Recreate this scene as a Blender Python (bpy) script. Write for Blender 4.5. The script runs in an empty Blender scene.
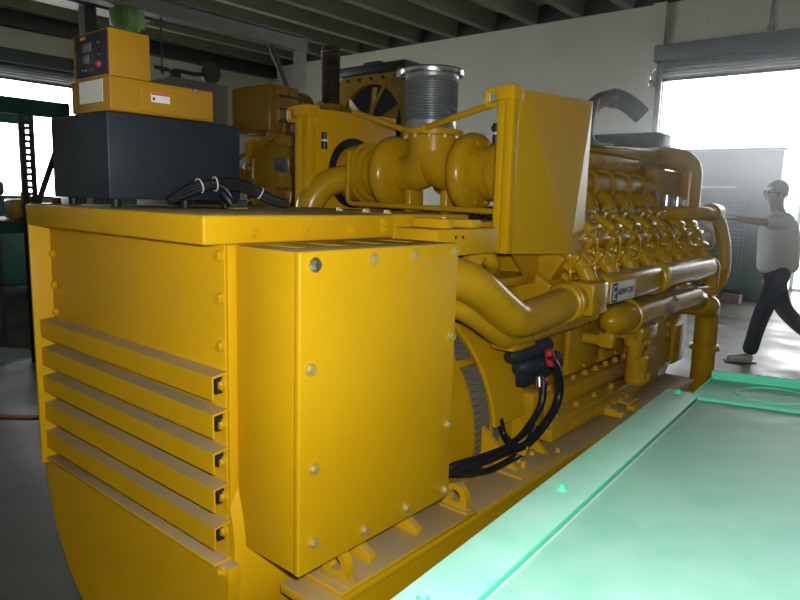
import bpy, bmesh, math, random
from mathutils import Vector, Matrix, Euler
random.seed(7)
PI = math.pi
S = bpy.context.scene
COL = S.collection
V = Vector

# ------------------------------------------------------------------ materials
def mat(name, color, rough=0.5, metal=0.0, noise=0.0, nscale=6.0, dust=0.0, dust_col=(0.30, 0.27, 0.20),
        spec=0.5, bump=0.0, bscale=60.0, coat=0.0):
    m = bpy.data.materials.new(name); m.use_nodes = True
    nt = m.node_tree; N = nt.nodes; L = nt.links
    b = N['Principled BSDF']
    b.inputs['Base Color'].default_value = (*color, 1)
    b.inputs['Roughness'].default_value = rough
    b.inputs['Metallic'].default_value = metal
    b.inputs['Specular IOR Level'].default_value = spec
    b.inputs['Coat Weight'].default_value = coat
    b.inputs['Coat Roughness'].default_value = 0.15
    tc = N.new('ShaderNodeTexCoord')
    cur = None
    if noise > 0:
        n = N.new('ShaderNodeTexNoise'); n.inputs['Scale'].default_value = nscale; n.inputs['Detail'].default_value = 5
        L.new(tc.outputs['Object'], n.inputs['Vector'])
        r = N.new('ShaderNodeMapRange'); r.inputs['From Min'].default_value = 0.3; r.inputs['From Max'].default_value = 0.7
        r.inputs['To Min'].default_value = 1 - noise; r.inputs['To Max'].default_value = 1 + noise * 0.5
        L.new(n.outputs['Fac'], r.inputs['Value'])
        mx = N.new('ShaderNodeMix'); mx.data_type = 'RGBA'; mx.blend_type = 'MULTIPLY'; mx.inputs['Factor'].default_value = 1
        mx.inputs['A'].default_value = (*color, 1)
        L.new(r.outputs['Result'], mx.inputs['B'])
        cur = mx.outputs['Result']
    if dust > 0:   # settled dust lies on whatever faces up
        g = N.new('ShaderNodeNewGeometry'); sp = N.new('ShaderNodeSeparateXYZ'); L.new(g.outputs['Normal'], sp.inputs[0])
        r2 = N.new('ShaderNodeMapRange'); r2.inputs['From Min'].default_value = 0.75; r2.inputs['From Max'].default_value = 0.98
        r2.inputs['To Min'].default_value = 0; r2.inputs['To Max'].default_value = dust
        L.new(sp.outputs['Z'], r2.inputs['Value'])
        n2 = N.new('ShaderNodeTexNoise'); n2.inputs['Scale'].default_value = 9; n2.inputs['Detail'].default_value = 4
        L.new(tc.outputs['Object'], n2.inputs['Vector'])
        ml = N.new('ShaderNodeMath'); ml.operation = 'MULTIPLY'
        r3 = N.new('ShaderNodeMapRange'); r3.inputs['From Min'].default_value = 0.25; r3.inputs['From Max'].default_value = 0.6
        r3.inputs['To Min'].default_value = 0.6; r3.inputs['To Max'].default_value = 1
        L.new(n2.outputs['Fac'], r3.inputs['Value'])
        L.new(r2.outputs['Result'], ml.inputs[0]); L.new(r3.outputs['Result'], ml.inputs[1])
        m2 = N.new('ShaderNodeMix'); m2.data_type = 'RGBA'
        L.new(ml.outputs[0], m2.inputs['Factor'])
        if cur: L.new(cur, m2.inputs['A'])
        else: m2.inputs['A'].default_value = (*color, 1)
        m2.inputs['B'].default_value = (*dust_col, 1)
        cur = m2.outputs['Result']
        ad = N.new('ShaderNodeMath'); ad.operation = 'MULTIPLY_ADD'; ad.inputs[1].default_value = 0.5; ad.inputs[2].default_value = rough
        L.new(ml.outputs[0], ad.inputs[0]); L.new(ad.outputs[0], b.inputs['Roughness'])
    if cur: L.new(cur, b.inputs['Base Color'])
    if bump > 0:
        n3 = N.new('ShaderNodeTexNoise'); n3.inputs['Scale'].default_value = bscale; n3.inputs['Detail'].default_value = 4
        L.new(tc.outputs['Object'], n3.inputs['Vector'])
        bp = N.new('ShaderNodeBump'); bp.inputs['Strength'].default_value = bump; bp.inputs['Distance'].default_value = 0.01
        L.new(n3.outputs['Fac'], bp.inputs['Height']); L.new(bp.outputs['Normal'], b.inputs['Normal'])
    return m

M = {}
M['yellow'] = mat('yellow_paint', (0.62, 0.345, 0.004), 0.38, 0, 0.06, 3, 0.75, spec=0.22)
M['engine'] = mat('engine_yellow_paint', (0.52, 0.29, 0.007), 0.25, 0, 0.12, 8, 0.15, spec=0.4)
M['orange'] = mat('amber_paint', (0.38, 0.19, 0.012), 0.25, 0, 0.06, 4, 0.3)
M['mesh'] = mat('grey_screen', (0.30, 0.25, 0.12), 0.5)
M['black'] = mat('black_paint', (0.016, 0.024, 0.034), 0.45, 0, 0.15, 6, 0.10, (0.12, 0.12, 0.12), bump=0.05)
M['rubber'] = mat('black_rubber', (0.012, 0.013, 0.016), 0.4)
M['dark'] = mat('dark_hollow', (0.008, 0.008, 0.008), 0.8)
M['panelface'] = mat('dark_panel_face', (0.020, 0.018, 0.034), 0.35)
M['meter'] = mat('meter_face', (0.13, 0.13, 0.13), 0.3)
M['steel'] = mat('bright_steel', (0.62, 0.64, 0.66), 0.25, 1.0)
M['bellows'] = mat('grey_bellows', (0.34, 0.36, 0.38), 0.32, 0.55, 0.15, 10)
M['brownsteel'] = mat('brown_bellows', (0.085, 0.05, 0.03), 0.6, 0.3, 0.2, 12)
M['bolt'] = mat('bolt_metal', (0.52, 0.40, 0.12), 0.35, 0.35)
M['zip'] = mat('white_zip_tie', (0.7, 0.7, 0.68), 0.4)
M['red'] = mat('red_boot', (0.45, 0.02, 0.06), 0.4)
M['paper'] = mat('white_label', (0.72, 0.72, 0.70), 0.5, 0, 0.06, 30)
M['redink'] = mat('red_print', (0.55, 0.05, 0.02), 0.5)
M['ink'] = mat('black_print', (0.012, 0.014, 0.025), 0.5)
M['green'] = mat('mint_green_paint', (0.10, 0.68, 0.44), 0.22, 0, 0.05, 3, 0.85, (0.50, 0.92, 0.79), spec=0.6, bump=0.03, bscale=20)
M['teal'] = mat('dark_green_paint', (0.012, 0.085, 0.062), 0.45, 0, 0.15, 3)
M['graymetal'] = mat('grey_cowl', (0.06, 0.075, 0.08), 0.55, 0.1, 0.1, 4)
M['beam'] = mat('painted_steel_beam', (0.16, 0.165, 0.15), 0.55, 0, 0.2, 3)
M['darkbeam'] = mat('dark_steel', (0.035, 0.036, 0.034), 0.55, 0, 0.2, 5)
M['hoist'] = mat('green_hoist_paint', (0.16, 0.32, 0.08), 0.5, 0, 0.1, 9)
M['wood'] = mat('weathered_wood', (0.16, 0.085, 0.05), 0.7, 0, 0.3, 14)
M['plank'] = mat('pale_plank', (0.45, 0.47, 0.52), 0.6, 0, 0.1, 8)
M['shirt'] = mat('white_shirt', (0.72, 0.73, 0.74), 0.8, 0, 0.05, 6, bump=0.4, bscale=14)
M['jeans'] = mat('dark_jeans', (0.022, 0.030, 0.055), 0.85, 0, 0.25, 18, bump=0.4, bscale=20)
M['skin'] = mat('skin', (0.30, 0.17, 0.11), 0.5)
M['hair'] = mat('grey_hair', (0.16, 0.15, 0.14), 0.7, 0, 0.3, 40, bump=0.5, bscale=90)
M['shoe'] = mat('white_shoe', (0.66, 0.66, 0.66), 0.5)
M['sole'] = mat('shoe_sole', (0.45, 0.45, 0.45), 0.6)
M['lens'] = mat('glass_lens', (0.6, 0.65, 0.7), 0.05, 0.6)
M['galv'] = mat('galvanised_metal', (0.36, 0.39, 0.40), 0.4, 0.5, 0.1, 5)
M['rust'] = mat('rusty_pipe', (0.17, 0.10, 0.055), 0.55, 0.4, 0.3, 14)
M['hose'] = mat('grey_hose', (0.075, 0.08, 0.095), 0.55, 0, 0.1, 8)
M['cord'] = mat('orange_cord', (0.65, 0.16, 0.03), 0.5)
M['sheet'] = mat('pale_blue_sheet', (0.40, 0.50, 0.53), 0.6)
M['tarp'] = mat('grey_green_tarp', (0.13, 0.15, 0.13), 0.7, 0, 0.2, 6)
M['whitepaint'] = mat('white_paint', (0.75, 0.75, 0.75), 0.5)
M['gray'] = mat('grey_cabinet_paint', (0.20, 0.20, 0.18), 0.5, 0, 0.1, 4)

def wall_mat():
    m = mat('block_wall_paint', (0.68, 0.68, 0.58), 0.75, 0, 0.10, 0.8)
    nt = m.node_tree; N = nt.nodes; L = nt.links; b = N['Principled BSDF']
    tc = N.new('ShaderNodeTexCoord'); sp = N.new('ShaderNodeSeparateXYZ'); L.new(tc.outputs['Object'], sp.inputs[0])
    ad = N.new('ShaderNodeMath'); L.new(sp.outputs['X'], ad.inputs[0]); L.new(sp.outputs['Y'], ad.inputs[1])
    cb = N.new('ShaderNodeCombineXYZ'); L.new(ad.outputs[0], cb.inputs['X']); L.new(sp.outputs['Z'], cb.inputs['Y'])
    br = N.new('ShaderNodeTexBrick'); br.inputs['Scale'].default_value = 1
    br.inputs['Brick Width'].default_value = 0.4; br.inputs['Row Height'].default_value = 0.2; br.inputs['Mortar Size'].default_value = 0.008
    L.new(cb.outputs[0], br.inputs['Vector'])
    bp = N.new('ShaderNodeBump'); bp.inputs['Strength'].default_value = 0.35; bp.inputs['Distance'].default_value = 0.01; bp.invert = True
    L.new(br.outputs['Fac'], bp.inputs['Height']); L.new(bp.outputs['Normal'], b.inputs['Normal'])
    return m
M['wall'] = wall_mat()
M['ceiling'] = mat('concrete_ceiling', (0.19, 0.20, 0.14), 0.8, 0, 0.15, 0.7)

def floor_mat():
    m = mat('polished_concrete_floor', (0.085, 0.08, 0.066), 0.4, 0, 0.45, 0.9)
    nt = m.node_tree; N = nt.nodes; L = nt.links; b = N['Principled BSDF']
    tc = N.new('ShaderNodeTexCoord')
    n = N.new('ShaderNodeTexNoise'); n.inputs['Scale'].default_value = 1.7; n.inputs['Detail'].default_value = 8
    L.new(tc.outputs['Object'], n.inputs['Vector'])
    r = N.new('ShaderNodeMapRange'); r.inputs['From Min'].default_value = 0.35; r.inputs['From Max'].default_value = 0.7
    r.inputs['To Min'].default_value = 0.34; r.inputs['To Max'].default_value = 0.68
    L.new(n.outputs['Fac'], r.inputs['Value']); L.new(r.outputs['Result'], b.inputs['Roughness'])
    bp = N.new('ShaderNodeBump'); bp.inputs['Strength'].default_value = 0.12; bp.inputs['Distance'].default_value = 0.01
    n2 = N.new('ShaderNodeTexNoise'); n2.inputs['Scale'].default_value = 9; n2.inputs['Detail'].default_value = 6
    L.new(tc.outputs['Object'], n2.inputs['Vector'])
    L.new(n2.outputs['Fac'], bp.inputs['Height']); L.new(bp.outputs['Normal'], b.inputs['Normal'])
    return m
M['floor'] = floor_mat()

# ------------------------------------------------------------------ mesh builder
def basis(d):
    d = V(d).normalized()
    a = V((0, 0, 1)) if abs(d.z) < 0.9 else V((1, 0, 0))
    u = d.cross(a).normalized(); v = d.cross(u).normalized()
    return u, v, d

def smooth_path(pts, n=6):
    P = [V(p) for p in pts]
    if len(P) < 3: return P
    out = []
    for i in range(len(P) - 1):
        p0 = P[i - 1] if i > 0 else P[0] * 2 - P[1]
        p1, p2 = P[i], P[i + 1]
        p3 = P[i + 2] if i + 2 < len(P) else P[-1] * 2 - P[-2]
        for k in range(n):
            t = k / n
            out.append(0.5 * ((2 * p1) + (-p0 + p2) * t + (2 * p0 - 5 * p1 + 4 * p2 - p3) * t * t + (-p0 + 3 * p1 - 3 * p2 + p3) * t ** 3))
    out.append(P[-1])
    return out

def fillet(pts, r, n=6):
    """polyline with rounded corners"""
    P = [V(p) for p in pts]; out = [P[0]]
    for i in range(1, len(P) - 1):
        a, b, c = P[i - 1], P[i], P[i + 1]
        rr = min(r, (a - b).length * .49, (c - b).length * .49)
        s = b + (a - b).normalized() * rr; e = b + (c - b).normalized() * rr
        for k in range(n + 1):
            t = k / n
            out.append(s * (1 - t) ** 2 + b * 2 * t * (1 - t) + e * t * t)
    out.append(P[-1]); return out

class MB:
    def __init__(s): s.bm = bmesh.new()
    def box(s, x0, x1, y0, y1, z0, z1, bev=0.0, seg=2):
        c = V(((x0 + x1) / 2, (y0 + y1) / 2, (z0 + z1) / 2))
        return s.obox(c, (abs(x1 - x0), abs(y1 - y0), abs(z1 - z0)), None, bev, seg)
    def obox(s, c, size, rot=None, bev=0.0, seg=2):
        m = Matrix.Translation(V(c))
        if rot is not None: m = m @ (rot.to_matrix().to_4x4() if isinstance(rot, Euler) else rot.to_4x4())
        m = m @ Matrix.Diagonal((*size, 1))
        r = bmesh.ops.create_cube(s.bm, size=1, matrix=m)
        if bev > 0:
            bev = min(bev, min(size) * .45)
            ed = list({e for v in r['verts'] for e in v.link_edges})
            bmesh.ops.bevel(s.bm, geom=ed, offset=bev, segments=seg, affect='EDGES', profile=0.5)
        return s
    def ring_mesh(s, rings, closed=True, cap0=True, cap1=True):
        R = [[s.bm.verts.new(p) for p in ring] for ring in rings]
        n = len(R[0])
        for a, b in zip(R, R[1:]):
            for i in range(n if closed else n - 1):
                j = (i + 1) % n
                try: s.bm.faces.new((a[i], a[j], b[j], b[i]))
                except ValueError: pass
        if closed and cap0: s.bm.faces.new(R[0][::-1])
        if closed and cap1: s.bm.faces.new(R[-1])
        return s
    def tube(s, pts, r, n=12, caps=True):
        P = [V(p) for p in pts]
        rs = r if isinstance(r, (list, tuple)) else [r] * len(P)
        rings = []; u = None
        for i, p in enumerate(P):
            d = (P[min(i + 1, len(P) - 1)] - P[max(i - 1, 0)]).normalized()
            if u is None: u, w, _ = basis(d)
            else:
                u = (u - d * u.dot(d)); u.normalize()
            w = d.cross(u)
            rings.append([p + (u * math.cos(2 * PI * k / n) + w * math.sin(2 * PI * k / n)) * rs[i] for k in range(n)])
        return s.ring_mesh(rings, True, caps, caps)
    def cyl(s, p0, p1, r0, r1=None, n=20, caps=True):
        return s.tube([p0, p1], [r0, r0 if r1 is None else r1], n, caps)
    def lathe(s, prof, o, axis, n=32, a0=0.0, a1=2 * PI, ref=None, caps=False):
        u, w, d = basis(axis)
        if ref is not None:
            u = V(ref).normalized(); w = d.cross(u)
        full = abs(a1 - a0 - 2 * PI) < 1e-4
        k = n if full else n + 1
        rings = []
        for r, h in prof:
            r = max(r, 1e-4)
            rings.append([V(o) + d * h + (u * math.cos(a0 + (a1 - a0) * i / n) + w * math.sin(a0 + (a1 - a0) * i / n)) * r for i in range(k)])
        return s.ring_mesh(rings, full, caps, caps)
    def prism(s, poly, vec, bev=0.0):
        vec = V(vec); a = [s.bm.verts.new(V(p)) for p in poly]; b = [s.bm.verts.new(V(p) + vec) for p in poly]
        n = len(a); s.bm.faces.new(a[::-1]); s.bm.faces.new(b)
        for i in range(n): s.bm.faces.new((a[i], a[(i + 1) % n], b[(i + 1) % n], b[i]))
        if bev > 0:
            ed = list({e for v in a + b for e in v.link_edges})
            bmesh.ops.bevel(s.bm, geom=ed, offset=bev, segments=2, affect='EDGES', profile=0.5)
        return s
    def ball(s, c, r, sc=(1, 1, 1), rot=None, u=16, v=10):
        m = Matrix.Translation(V(c))
        if rot is not None: m = m @ rot.to_matrix().to_4x4()
        m = m @ Matrix.Diagonal((r * sc[0], r * sc[1], r * sc[2], 1))
        bmesh.ops.create_uvsphere(s.bm, u_segments=u, v_segments=v, radius=1, matrix=m); return s
    def bolt(s, p, d, r=0.012, h=0.01):
        u, w, d = basis(d); p = V(p)
        s.cyl(p - d * .002, p + d * h * .35, r * 1.35, n=10)
        return s.cyl(p, p + d * h, r, r * .9, n=6)
    def torus(s, c, axis, R, r, n=28, k=8):
        prof = [(R + r * math.cos(2 * PI * i / k), r * math.sin(2 * PI * i / k)) for i in range(k + 1)]
        return s.lathe(prof, c, axis, n)
    def build(s, name, m, parent=None, ang=32):
        bm = s.bm
        bmesh.ops.remove_doubles(bm, verts=bm.verts, dist=1e-5)
        bmesh.ops.recalc_face_normals(bm, faces=bm.faces)
        xs = [v.co for v in bm.verts]
        c = V([(min(p[i] for p in xs) + max(p[i] for p in xs)) / 2 for i in range(3)])
        if parent is None: c.z = min(p.z for p in xs)
        for v in bm.verts: v.co -= c
        for f in bm.faces: f.smooth = True
        me = bpy.data.meshes.new(name); bm.to_mesh(me); bm.free()
        me.set_sharp_from_angle(angle=math.radians(ang))
        me.materials.append(M[m] if isinstance(m, str) else m)
        o = bpy.data.objects.new(name, me); COL.objects.link(o)
        ORG[o.name] = c
        if parent is not None:
            o.parent = parent; o.location = c - ORG[parent.name]
        else: o.location = c
        return o
ORG = {}

def tag(o, label, cat, group=None, kind=None):
    o['label'] = label; o['category'] = cat
    if group: o['group'] = group
    if kind: o['kind'] = kind
    return o
def thing(name, label, cat, loc, group=None):
    o = bpy.data.objects.new(name, None); COL.objects.link(o); o.location = loc; o.empty_display_size = 0.1
    ORG[o.name] = V(loc); return tag(o, label, cat, group)
def struct(o):
    o['kind'] = 'structure'; return o
def plabel(o, t): o['label'] = t; return o

def text_mesh(txt, size, mtx, m, name, parent, ext=0.001):
    cu = bpy.data.curves.new(name, 'FONT'); cu.body = txt; cu.size = size; cu.extrude = ext; cu.align_x = 'LEFT'
    t = bpy.data.objects.new(name + '_tmp', cu); COL.objects.link(t)
    bpy.context.view_layer.update()
    me = bpy.data.meshes.new_from_object(t.evaluated_get(bpy.context.evaluated_depsgraph_get()))
    bpy.data.objects.remove(t); bpy.data.curves.remove(cu)
    b = MB(); b.bm.from_mesh(me); bpy.data.meshes.remove(me)
    for v in b.bm.verts: v.co = mtx @ v.co
    return b.build(name, m, parent)

# ------------------------------------------------------------------ camera
cam = bpy.data.cameras.new('camera'); co = bpy.data.objects.new('camera', cam); COL.objects.link(co)
yaw, pitch, roll, F = -0.69665933, -0.15447056, 0.02846877, 654.84345
fw = V((math.sin(yaw) * math.cos(pitch), math.cos(yaw) * math.cos(pitch), math.sin(pitch)))
r0 = V((math.cos(yaw), -math.sin(yaw), 0)); u0 = r0.cross(fw)
rr = r0 * math.cos(roll) + u0 * math.sin(roll); uu = rr.cross(fw)
Rm = Matrix((rr, uu, -fw)).transposed()
co.matrix_world = Matrix.Translation((0, 0, 1.5)) @ Rm.to_4x4()
cam.sensor_width = 36; cam.lens = F / 800 * 36; cam.clip_start = 0.02; cam.clip_end = 200
S.camera = co

# ------------------------------------------------------------------ room shell
XL, XR, YB, YF, ZC = -15.5, 5.0, 12.5, -4.0, 5.08
DZ = 3.80                                    # head of both roller doors
DBX0, DBX1 = -4.36, 0.0                      # opening in the far wall
DLY0, DLY1 = 1.0, 8.0                        # opening in the left wall
T = 0.2
b = MB(); b.box(XL - T, XR + T, YF - T, YB + T, -0.2, 0); struct(b.build('floor', 'floor'))
b = MB()
b.box(XL - T, DBX0, YB, YB + T, 0, ZC); b.box(DBX1, XR + T, YB, YB + T, 0, ZC); b.box(DBX0, DBX1, YB, YB + T, DZ, ZC)
b.box(-4.62, DBX0 - .03, YB - 0.10, YB, 0, ZC)       # pilaster beside the door
for xs, zs in ((-5.62, 3.4), (-7.6, 3.2), (-3.78, 4.36), (-2.82, 4.36)): b.box(xs, xs + .09, YB - .007, YB, zs, ZC)
struct(b.build('wall_back', 'wall'))
b = MB()
b.box(XL - T, XL, YF - T, DLY0, 0, ZC + .4); b.box(XL - T, XL, DLY1, YB, 0, ZC + .4); b.box(XL - T, XL, DLY0, DLY1, DZ, ZC + .4)
struct(b.build('wall_left', 'wall'))
b = MB(); b.box(XR, XR + T, YF, YB, 0, ZC + .4)
struct(b.build('wall_right', 'wall'))
b = MB(); b.box(XL, XR, YF - T, YF, 0, ZC + .4)
struct(b.build('wall_front', 'wall'))
b = MB(); b.box(XL - T, XR + T, YF - T, YB + T, ZC + 0.35, ZC + 0.5)
x = XL + 0.4
while x < XR:
    b.prism([(x - .13, YF, ZC + .36), (x + .13, YF, ZC + .36), (x + .085, YF, ZC), (x - .085, YF, ZC)], (0, YB - YF, 0))
    x += 1.0
struct(b.build('ceiling', 'ceiling'))
# ledger strip closing the top of the far wall between the stems
b = MB(); b.box(XL, XR, YB - 0.02, YB + T, ZC, ZC + .36); struct(b.build('trim_1', 'darkbeam'))
# ground outside
b = MB(); b.box(-60, 40, YB + T + .01, 60, -0.22, -0.02); b.box(-60, XL - T - .01, -30, YB + T, -0.22, -0.02); b.box(XL, XR, -30, YF - T - .01, -0.22, -0.02); b.box(XR + T + .01, 40, -30, YB + T, -0.22, -0.02)
struct(b.build('ground', mat('outside_concrete', (0.5, 0.49, 0.46), 0.8, 0, 0.1, 0.5)))

def roller(name, along, a0, a1, wallc, inward):
    """rolled-up steel shutter above an opening"""
    root = bpy.data.objects.new(name, None); COL.objects.link(root); root['kind'] = 'structure'
    loc = V(((a0 + a1) / 2, wallc, 0)) if along == 'x' else V((wallc, (a0 + a1) / 2, 0))
    root.location = loc; ORG[root.name] = loc
    def bb(b, a, c, d0, d1, z0, z1, bev=0):
        if along == 'x': b.box(a, c, wallc + inward * d0, wallc + inward * d1, z0, z1, bev)
        else: b.box(wallc + inward * d0, wallc + inward * d1, a, c, z0, z1, bev)
    b = MB()                                        # hood over the roll: stacked folds
    bb(b, a0 - .1, a1 + .1, 0.005, .34, DZ + .22, DZ + .50, .02)
    bb(b, a0 - .02, a1 + .02, 0.05, .27, DZ + .14, DZ + .22, .02)
    h = struct(b.build('door_hood', 'graymetal', root))
    b = MB()
    for k in range(4):
        bb(b, a0, a1, .10, .135, DZ - .06 + k * .05, DZ - .018 + k * .05, .012)
    struct(b.build('door_curtain', 'galv', root))
    b = MB(); bb(b, a0, a1, .075, .16, DZ - .10, DZ - .06, .008); struct(b.build('bottom_bar', 'graymetal', root))
    for a, c in ((a0 - .06, a0 + .04), (a1 - .04, a1 + .06)):
        b = MB(); bb(b, a, a + .035, 0.005, .22, 0, DZ + .2); bb(b, a, c, .19, .22, 0, DZ + .2)
        struct(b.build('guide_rail', 'galv', root))
    return root
roller('door_1', 'x', DBX0, DBX1, YB, -1)
roller('door_2', 'y', DLY0, DLY1, XL, 1)

# ------------------------------------------------------------------ main generator set
CX = -1.77; CZ = 0.6
G = thing('generator_set', 'large yellow diesel generator set filling the middle of the photo, with grey bellows on top', 'generator', (CX, 2.8, 0))
def bolts(parent, pts, d, r=0.0105, h=0.012, m='bolt', name='bolt'):
    for p in pts:
        b = MB(); b.bolt(p, d, r, h); b.build(name, m, parent)

# skid: two channel rails and cross members
for sx, nm in ((1, 'skid_rail'), (-1, 'skid_rail')):
    b = MB()
    xo = CX + sx * 0.72; xi = CX + sx * 0.56
    y0, y1 = (1.0, 3.92) if sx > 0 else (1.9, 3.92)
    b.box(min(xo, xi), max(xo, xi), y0, y1, .492, .518, .004)
    b.box(min(xo, xi), max(xo, xi), y0, y1, 0, .026, .004)
    xw0, xw1 = sorted((xo - sx * .02, xo - sx * .035)); b.box(xw0, xw1, y0, y1, .02, .5)
    b.build(nm, 'yellow', G)
for y in (1.95, 2.8, 3.75):
    b = MB(); b.box(CX - .57, CX + .69, y, y + .1, .25, .45, .01)
    b.build('crossmember', 'yellow', G)

# alternator barrel, lower end cover
b = MB()
b.lathe([(.02, .90), (.51, .90), (.53, .93), (.53, 1.46), (.49, 1.5), (.49, 1.98), (.47, 2.0), (.02, 2.0)], (CX, 0, CZ), (0, 1, 0), 64)
b.build('alternator_barrel', 'yellow', G, 40)
b = MB()      # flat lower cover with round bottom
pts = [(CX + .53 * math.cos(a), .868, CZ + .53 * math.sin(a)) for a in [PI + PI * i / 40 for i in range(41)]]
b.prism(pts, (0, .034, 0), .003)
low = b.build('lower_end_cover', 'yellow', G)
b = MB(); b.box(CX - .475, CX + .492, .852, .905, .597, .606, .002); b.build('cover_ledge', 'yellow', low)
bolts(low, [(CX + .50, .866, .585), (CX - .50, .866, .592)], (0, -1, 0), .011, .014, 'yellow')
# square upper body behind the panel
b = MB(); b.box(CX - .475, CX + .485, .912, 1.488, .62, 1.38, .004); b.build('alternator_body', 'yellow', G)
b = MB(); b.box(CX - .47, CX + .483, .898, .911, .60, 1.382, .002)
pan = b.build('end_panel', 'yellow', G)
bolts(pan, [(CX - .448, .897, z) for z in (1.29, 1.19, 1.10)], (0, -1, 0), .010, .010, 'yellow')
bolts(pan, [(CX + .470, .897, z) for z in (1.355, 1.255, 1.14, 1.045, .945, .85, .76, .67)], (0, -1, 0), .011, .012, 'yellow')
b = MB(); b.box(CX - .488, CX - .474, .838, 1.48, .585, 1.386, .003); sp = b.build('side_plate', 'yellow', G)
b = MB(); b.box(CX + .484, CX + .4925, .901, .935, .565, 1.382, .002); b.build('corner_post', 'yellow', G)
# louvres: folded strips open at the ends
for zt, zb in ((1.075, 1.018), (.983, .925), (.887, .835), (.796, .738), (.697, .641)):
    b = MB()
    x0, x1 = CX - .474, CX + .49
    b.prism([(x0, .855, zb), (x0, .855, zt), (x0, .905, zt + .006), (x0, .905, zt + .001), (x0, .8595, zt - .005), (x0, .8595, zb)], (x1 - x0, 0, 0))
    b.build('louvre', 'yellow', G)
    b = MB(); b.box(x0 + .02, x1 - .02, .880, .899, zb + .006, zt - .012); b.build('louvre_slot', 'dark', G)
# hood
b = MB(); b.box(-2.262, -1.278, .838, 1.49, 1.382, 1.45, .007, 3)
hood = b.build('hood', 'yellow', G)
bolts(hood, [(-1.277, y, 1.405) for y in (.98, 1.14, 1.31)], (1, 0, 0), .011, .012, 'yellow')
bolts(hood, [(-1.277, 1.44, 1.408), (-1.277, 1.44, 1.430)], (1, 0, 0), .009, .012, 'yellow')
# terminal box on the side
b = MB(); b.box(-1.277, -1.062, .923, 1.503, .634, 1.380, .004); b.box(-1.070, -1.05, .921, 1.505, .632, 1.382, .006, 3)
jb = b.build('junction_box', 'yellow', G)
jp = [(-1.049, .962, 1.352)]; 
bolts(jb, jp, (1, 0, 0), .0125, .013, 'steel')
bolts(jb, [(-1.049, y, z) for y, z in ((1.15, 1.355), (1.305, 1.357), (1.482, 1.358), (.952, 1.12), (.965, .885), (.965, .705), (1.14, .668), (1.305, .668), (1.482, .66), (1.482, .86), (1.482, 1.12))], (1, 0, 0), .011, .012)
for y in (1.0, 1.13, 1.27, 1.4):      # rubbed paint slots on the lid
    b = MB(); b.obox((-1.19, y, 1.3815), (.10, .035, .002), Euler((0, 0, .1)), .0008); b.build('lid_slot', 'engine', jb)

# mounting foot pad with gussets and lugs under the box
b = MB(); b.box(-1.25, -1.045, 1.06, 1.66, .518, .533, .004); foot = b.build('mounting_foot', 'yellow', G)
b = MB(); b.prism([(-1.25, 1.06, .533), (-1.25, 1.66, .533), (-1.29, 1.66, .62), (-1.29, 1.06, .62)], (.012, 0, 0.004)); b.build('foot_web', 'yellow', foot)
for y in (1.20, 1.40):
    b = MB(); b.prism([(-1.26, y, .533), (-1.085, y, .533), (-1.085, y, .55), (-1.20, y, .61), (-1.26, y, .61)], (0, .03, 0), .002); b.build('gusset', 'yellow', foot)
def lug(y, par):
    b = MB()
    pts = [(-1.06, y, .533), (-1.06, y, .565)] + [(-1.105 + .045 * math.cos(a), y, .572 + .045 * math.sin(a)) for a in [PI * i / 12 for i in range(13)]] + [(-1.15, y, .533)]
    outer = [V(p) for p in pts]
    # ring with a hole: build as strip between outline and hole
    n = len(outer); hole = []
    c = V((-1.105, y, .575))
    for p in outer:
        d = (p - c); d.y = 0; hole.append(c + d.normalized() * .022)
    bm = b.bm
    F0 = [bm.verts.new(p) for p in outer]; H0 = [bm.verts.new(p) for p in hole]
    F1 = [bm.verts.new(p + V((0, .024, 0))) for p in outer]; H1 = [bm.verts.new(p + V((0, .024, 0))) for p in hole]
    for i in range(n):
        j = (i + 1) % n
        for q in ((F0[i], F0[j], H0[j], H0[i]), (F1[j], F1[i], H1[i], H1[j]), (F0[j], F0[i], F1[i], F1[j]), (H0[i], H0[j], H1[j], H1[i])):
            bm.faces.new(q)
    b.box(-1.155, -1.05, y - .012, y + .036, .53, .541, .003)
    return b.build('lifting_lug', 'yellow', par)
lug(1.09, foot); lug(1.615, foot)

# fan screen and adapter ring
b = MB(); nseg = 110
for k in range(nseg):
    a = 2 * PI * k / nseg
    for (ya, yb, off) in ((2.0, 2.13, .035), (2.0, 2.13, -.035)):
        p0 = (CX + .474 * math.cos(a), ya, CZ + .474 * math.sin(a)); p1 = (CX + .474 * math.cos(a + off), yb, CZ + .474 * math.sin(a + off))
        b.tube([p0, p1], .0026, 4, False)
scr = plabel(b.build('fan_screen', 'mesh', G), 'grey wire mesh vent screen')
b = MB(); b.lathe([(.44, 1.99), (.44, 2.3)], (CX, 0, CZ), (0, 1, 0), 48); b.build('screen_drum', 'gray', scr)
for y in (2.0, 2.13):
    b = MB(); b.lathe([(.47, y - .006), (.482, y - .006), (.482, y + .006), (.47, y + .006)], (CX, 0, CZ), (0, 1, 0), 64); b.build('screen_hoop', 'engine', scr)
for a in (.62, -.16, -1.0):
    c = V((CX + .482 * math.cos(a), 2.065, CZ + .482 * math.sin(a)))
    b = MB(); b.obox(c, (.012, .15, .03), Euler((0, -a, 0)), .003); b.build('screen_strap', 'engine', scr)
b = MB()
prof = [(.53, 2.05), (.545, 2.05), (.545, 2.27), (.53, 2.27), (.53, 2.05)]
b.lathe(prof, (CX, 0, CZ), (0, 1, 0), 60, math.radians(6), math.radians(174), ref=(1, 0, 0)) if V((0, 1, 0)).cross(V((1, 0, 0))).z > 0 else \
    b.lathe(prof, (CX, 0, CZ), (0, 1, 0), 60, math.radians(-174), math.radians(-6), ref=(1, 0, 0))
b.build('adapter_band', 'yellow', G)
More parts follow.
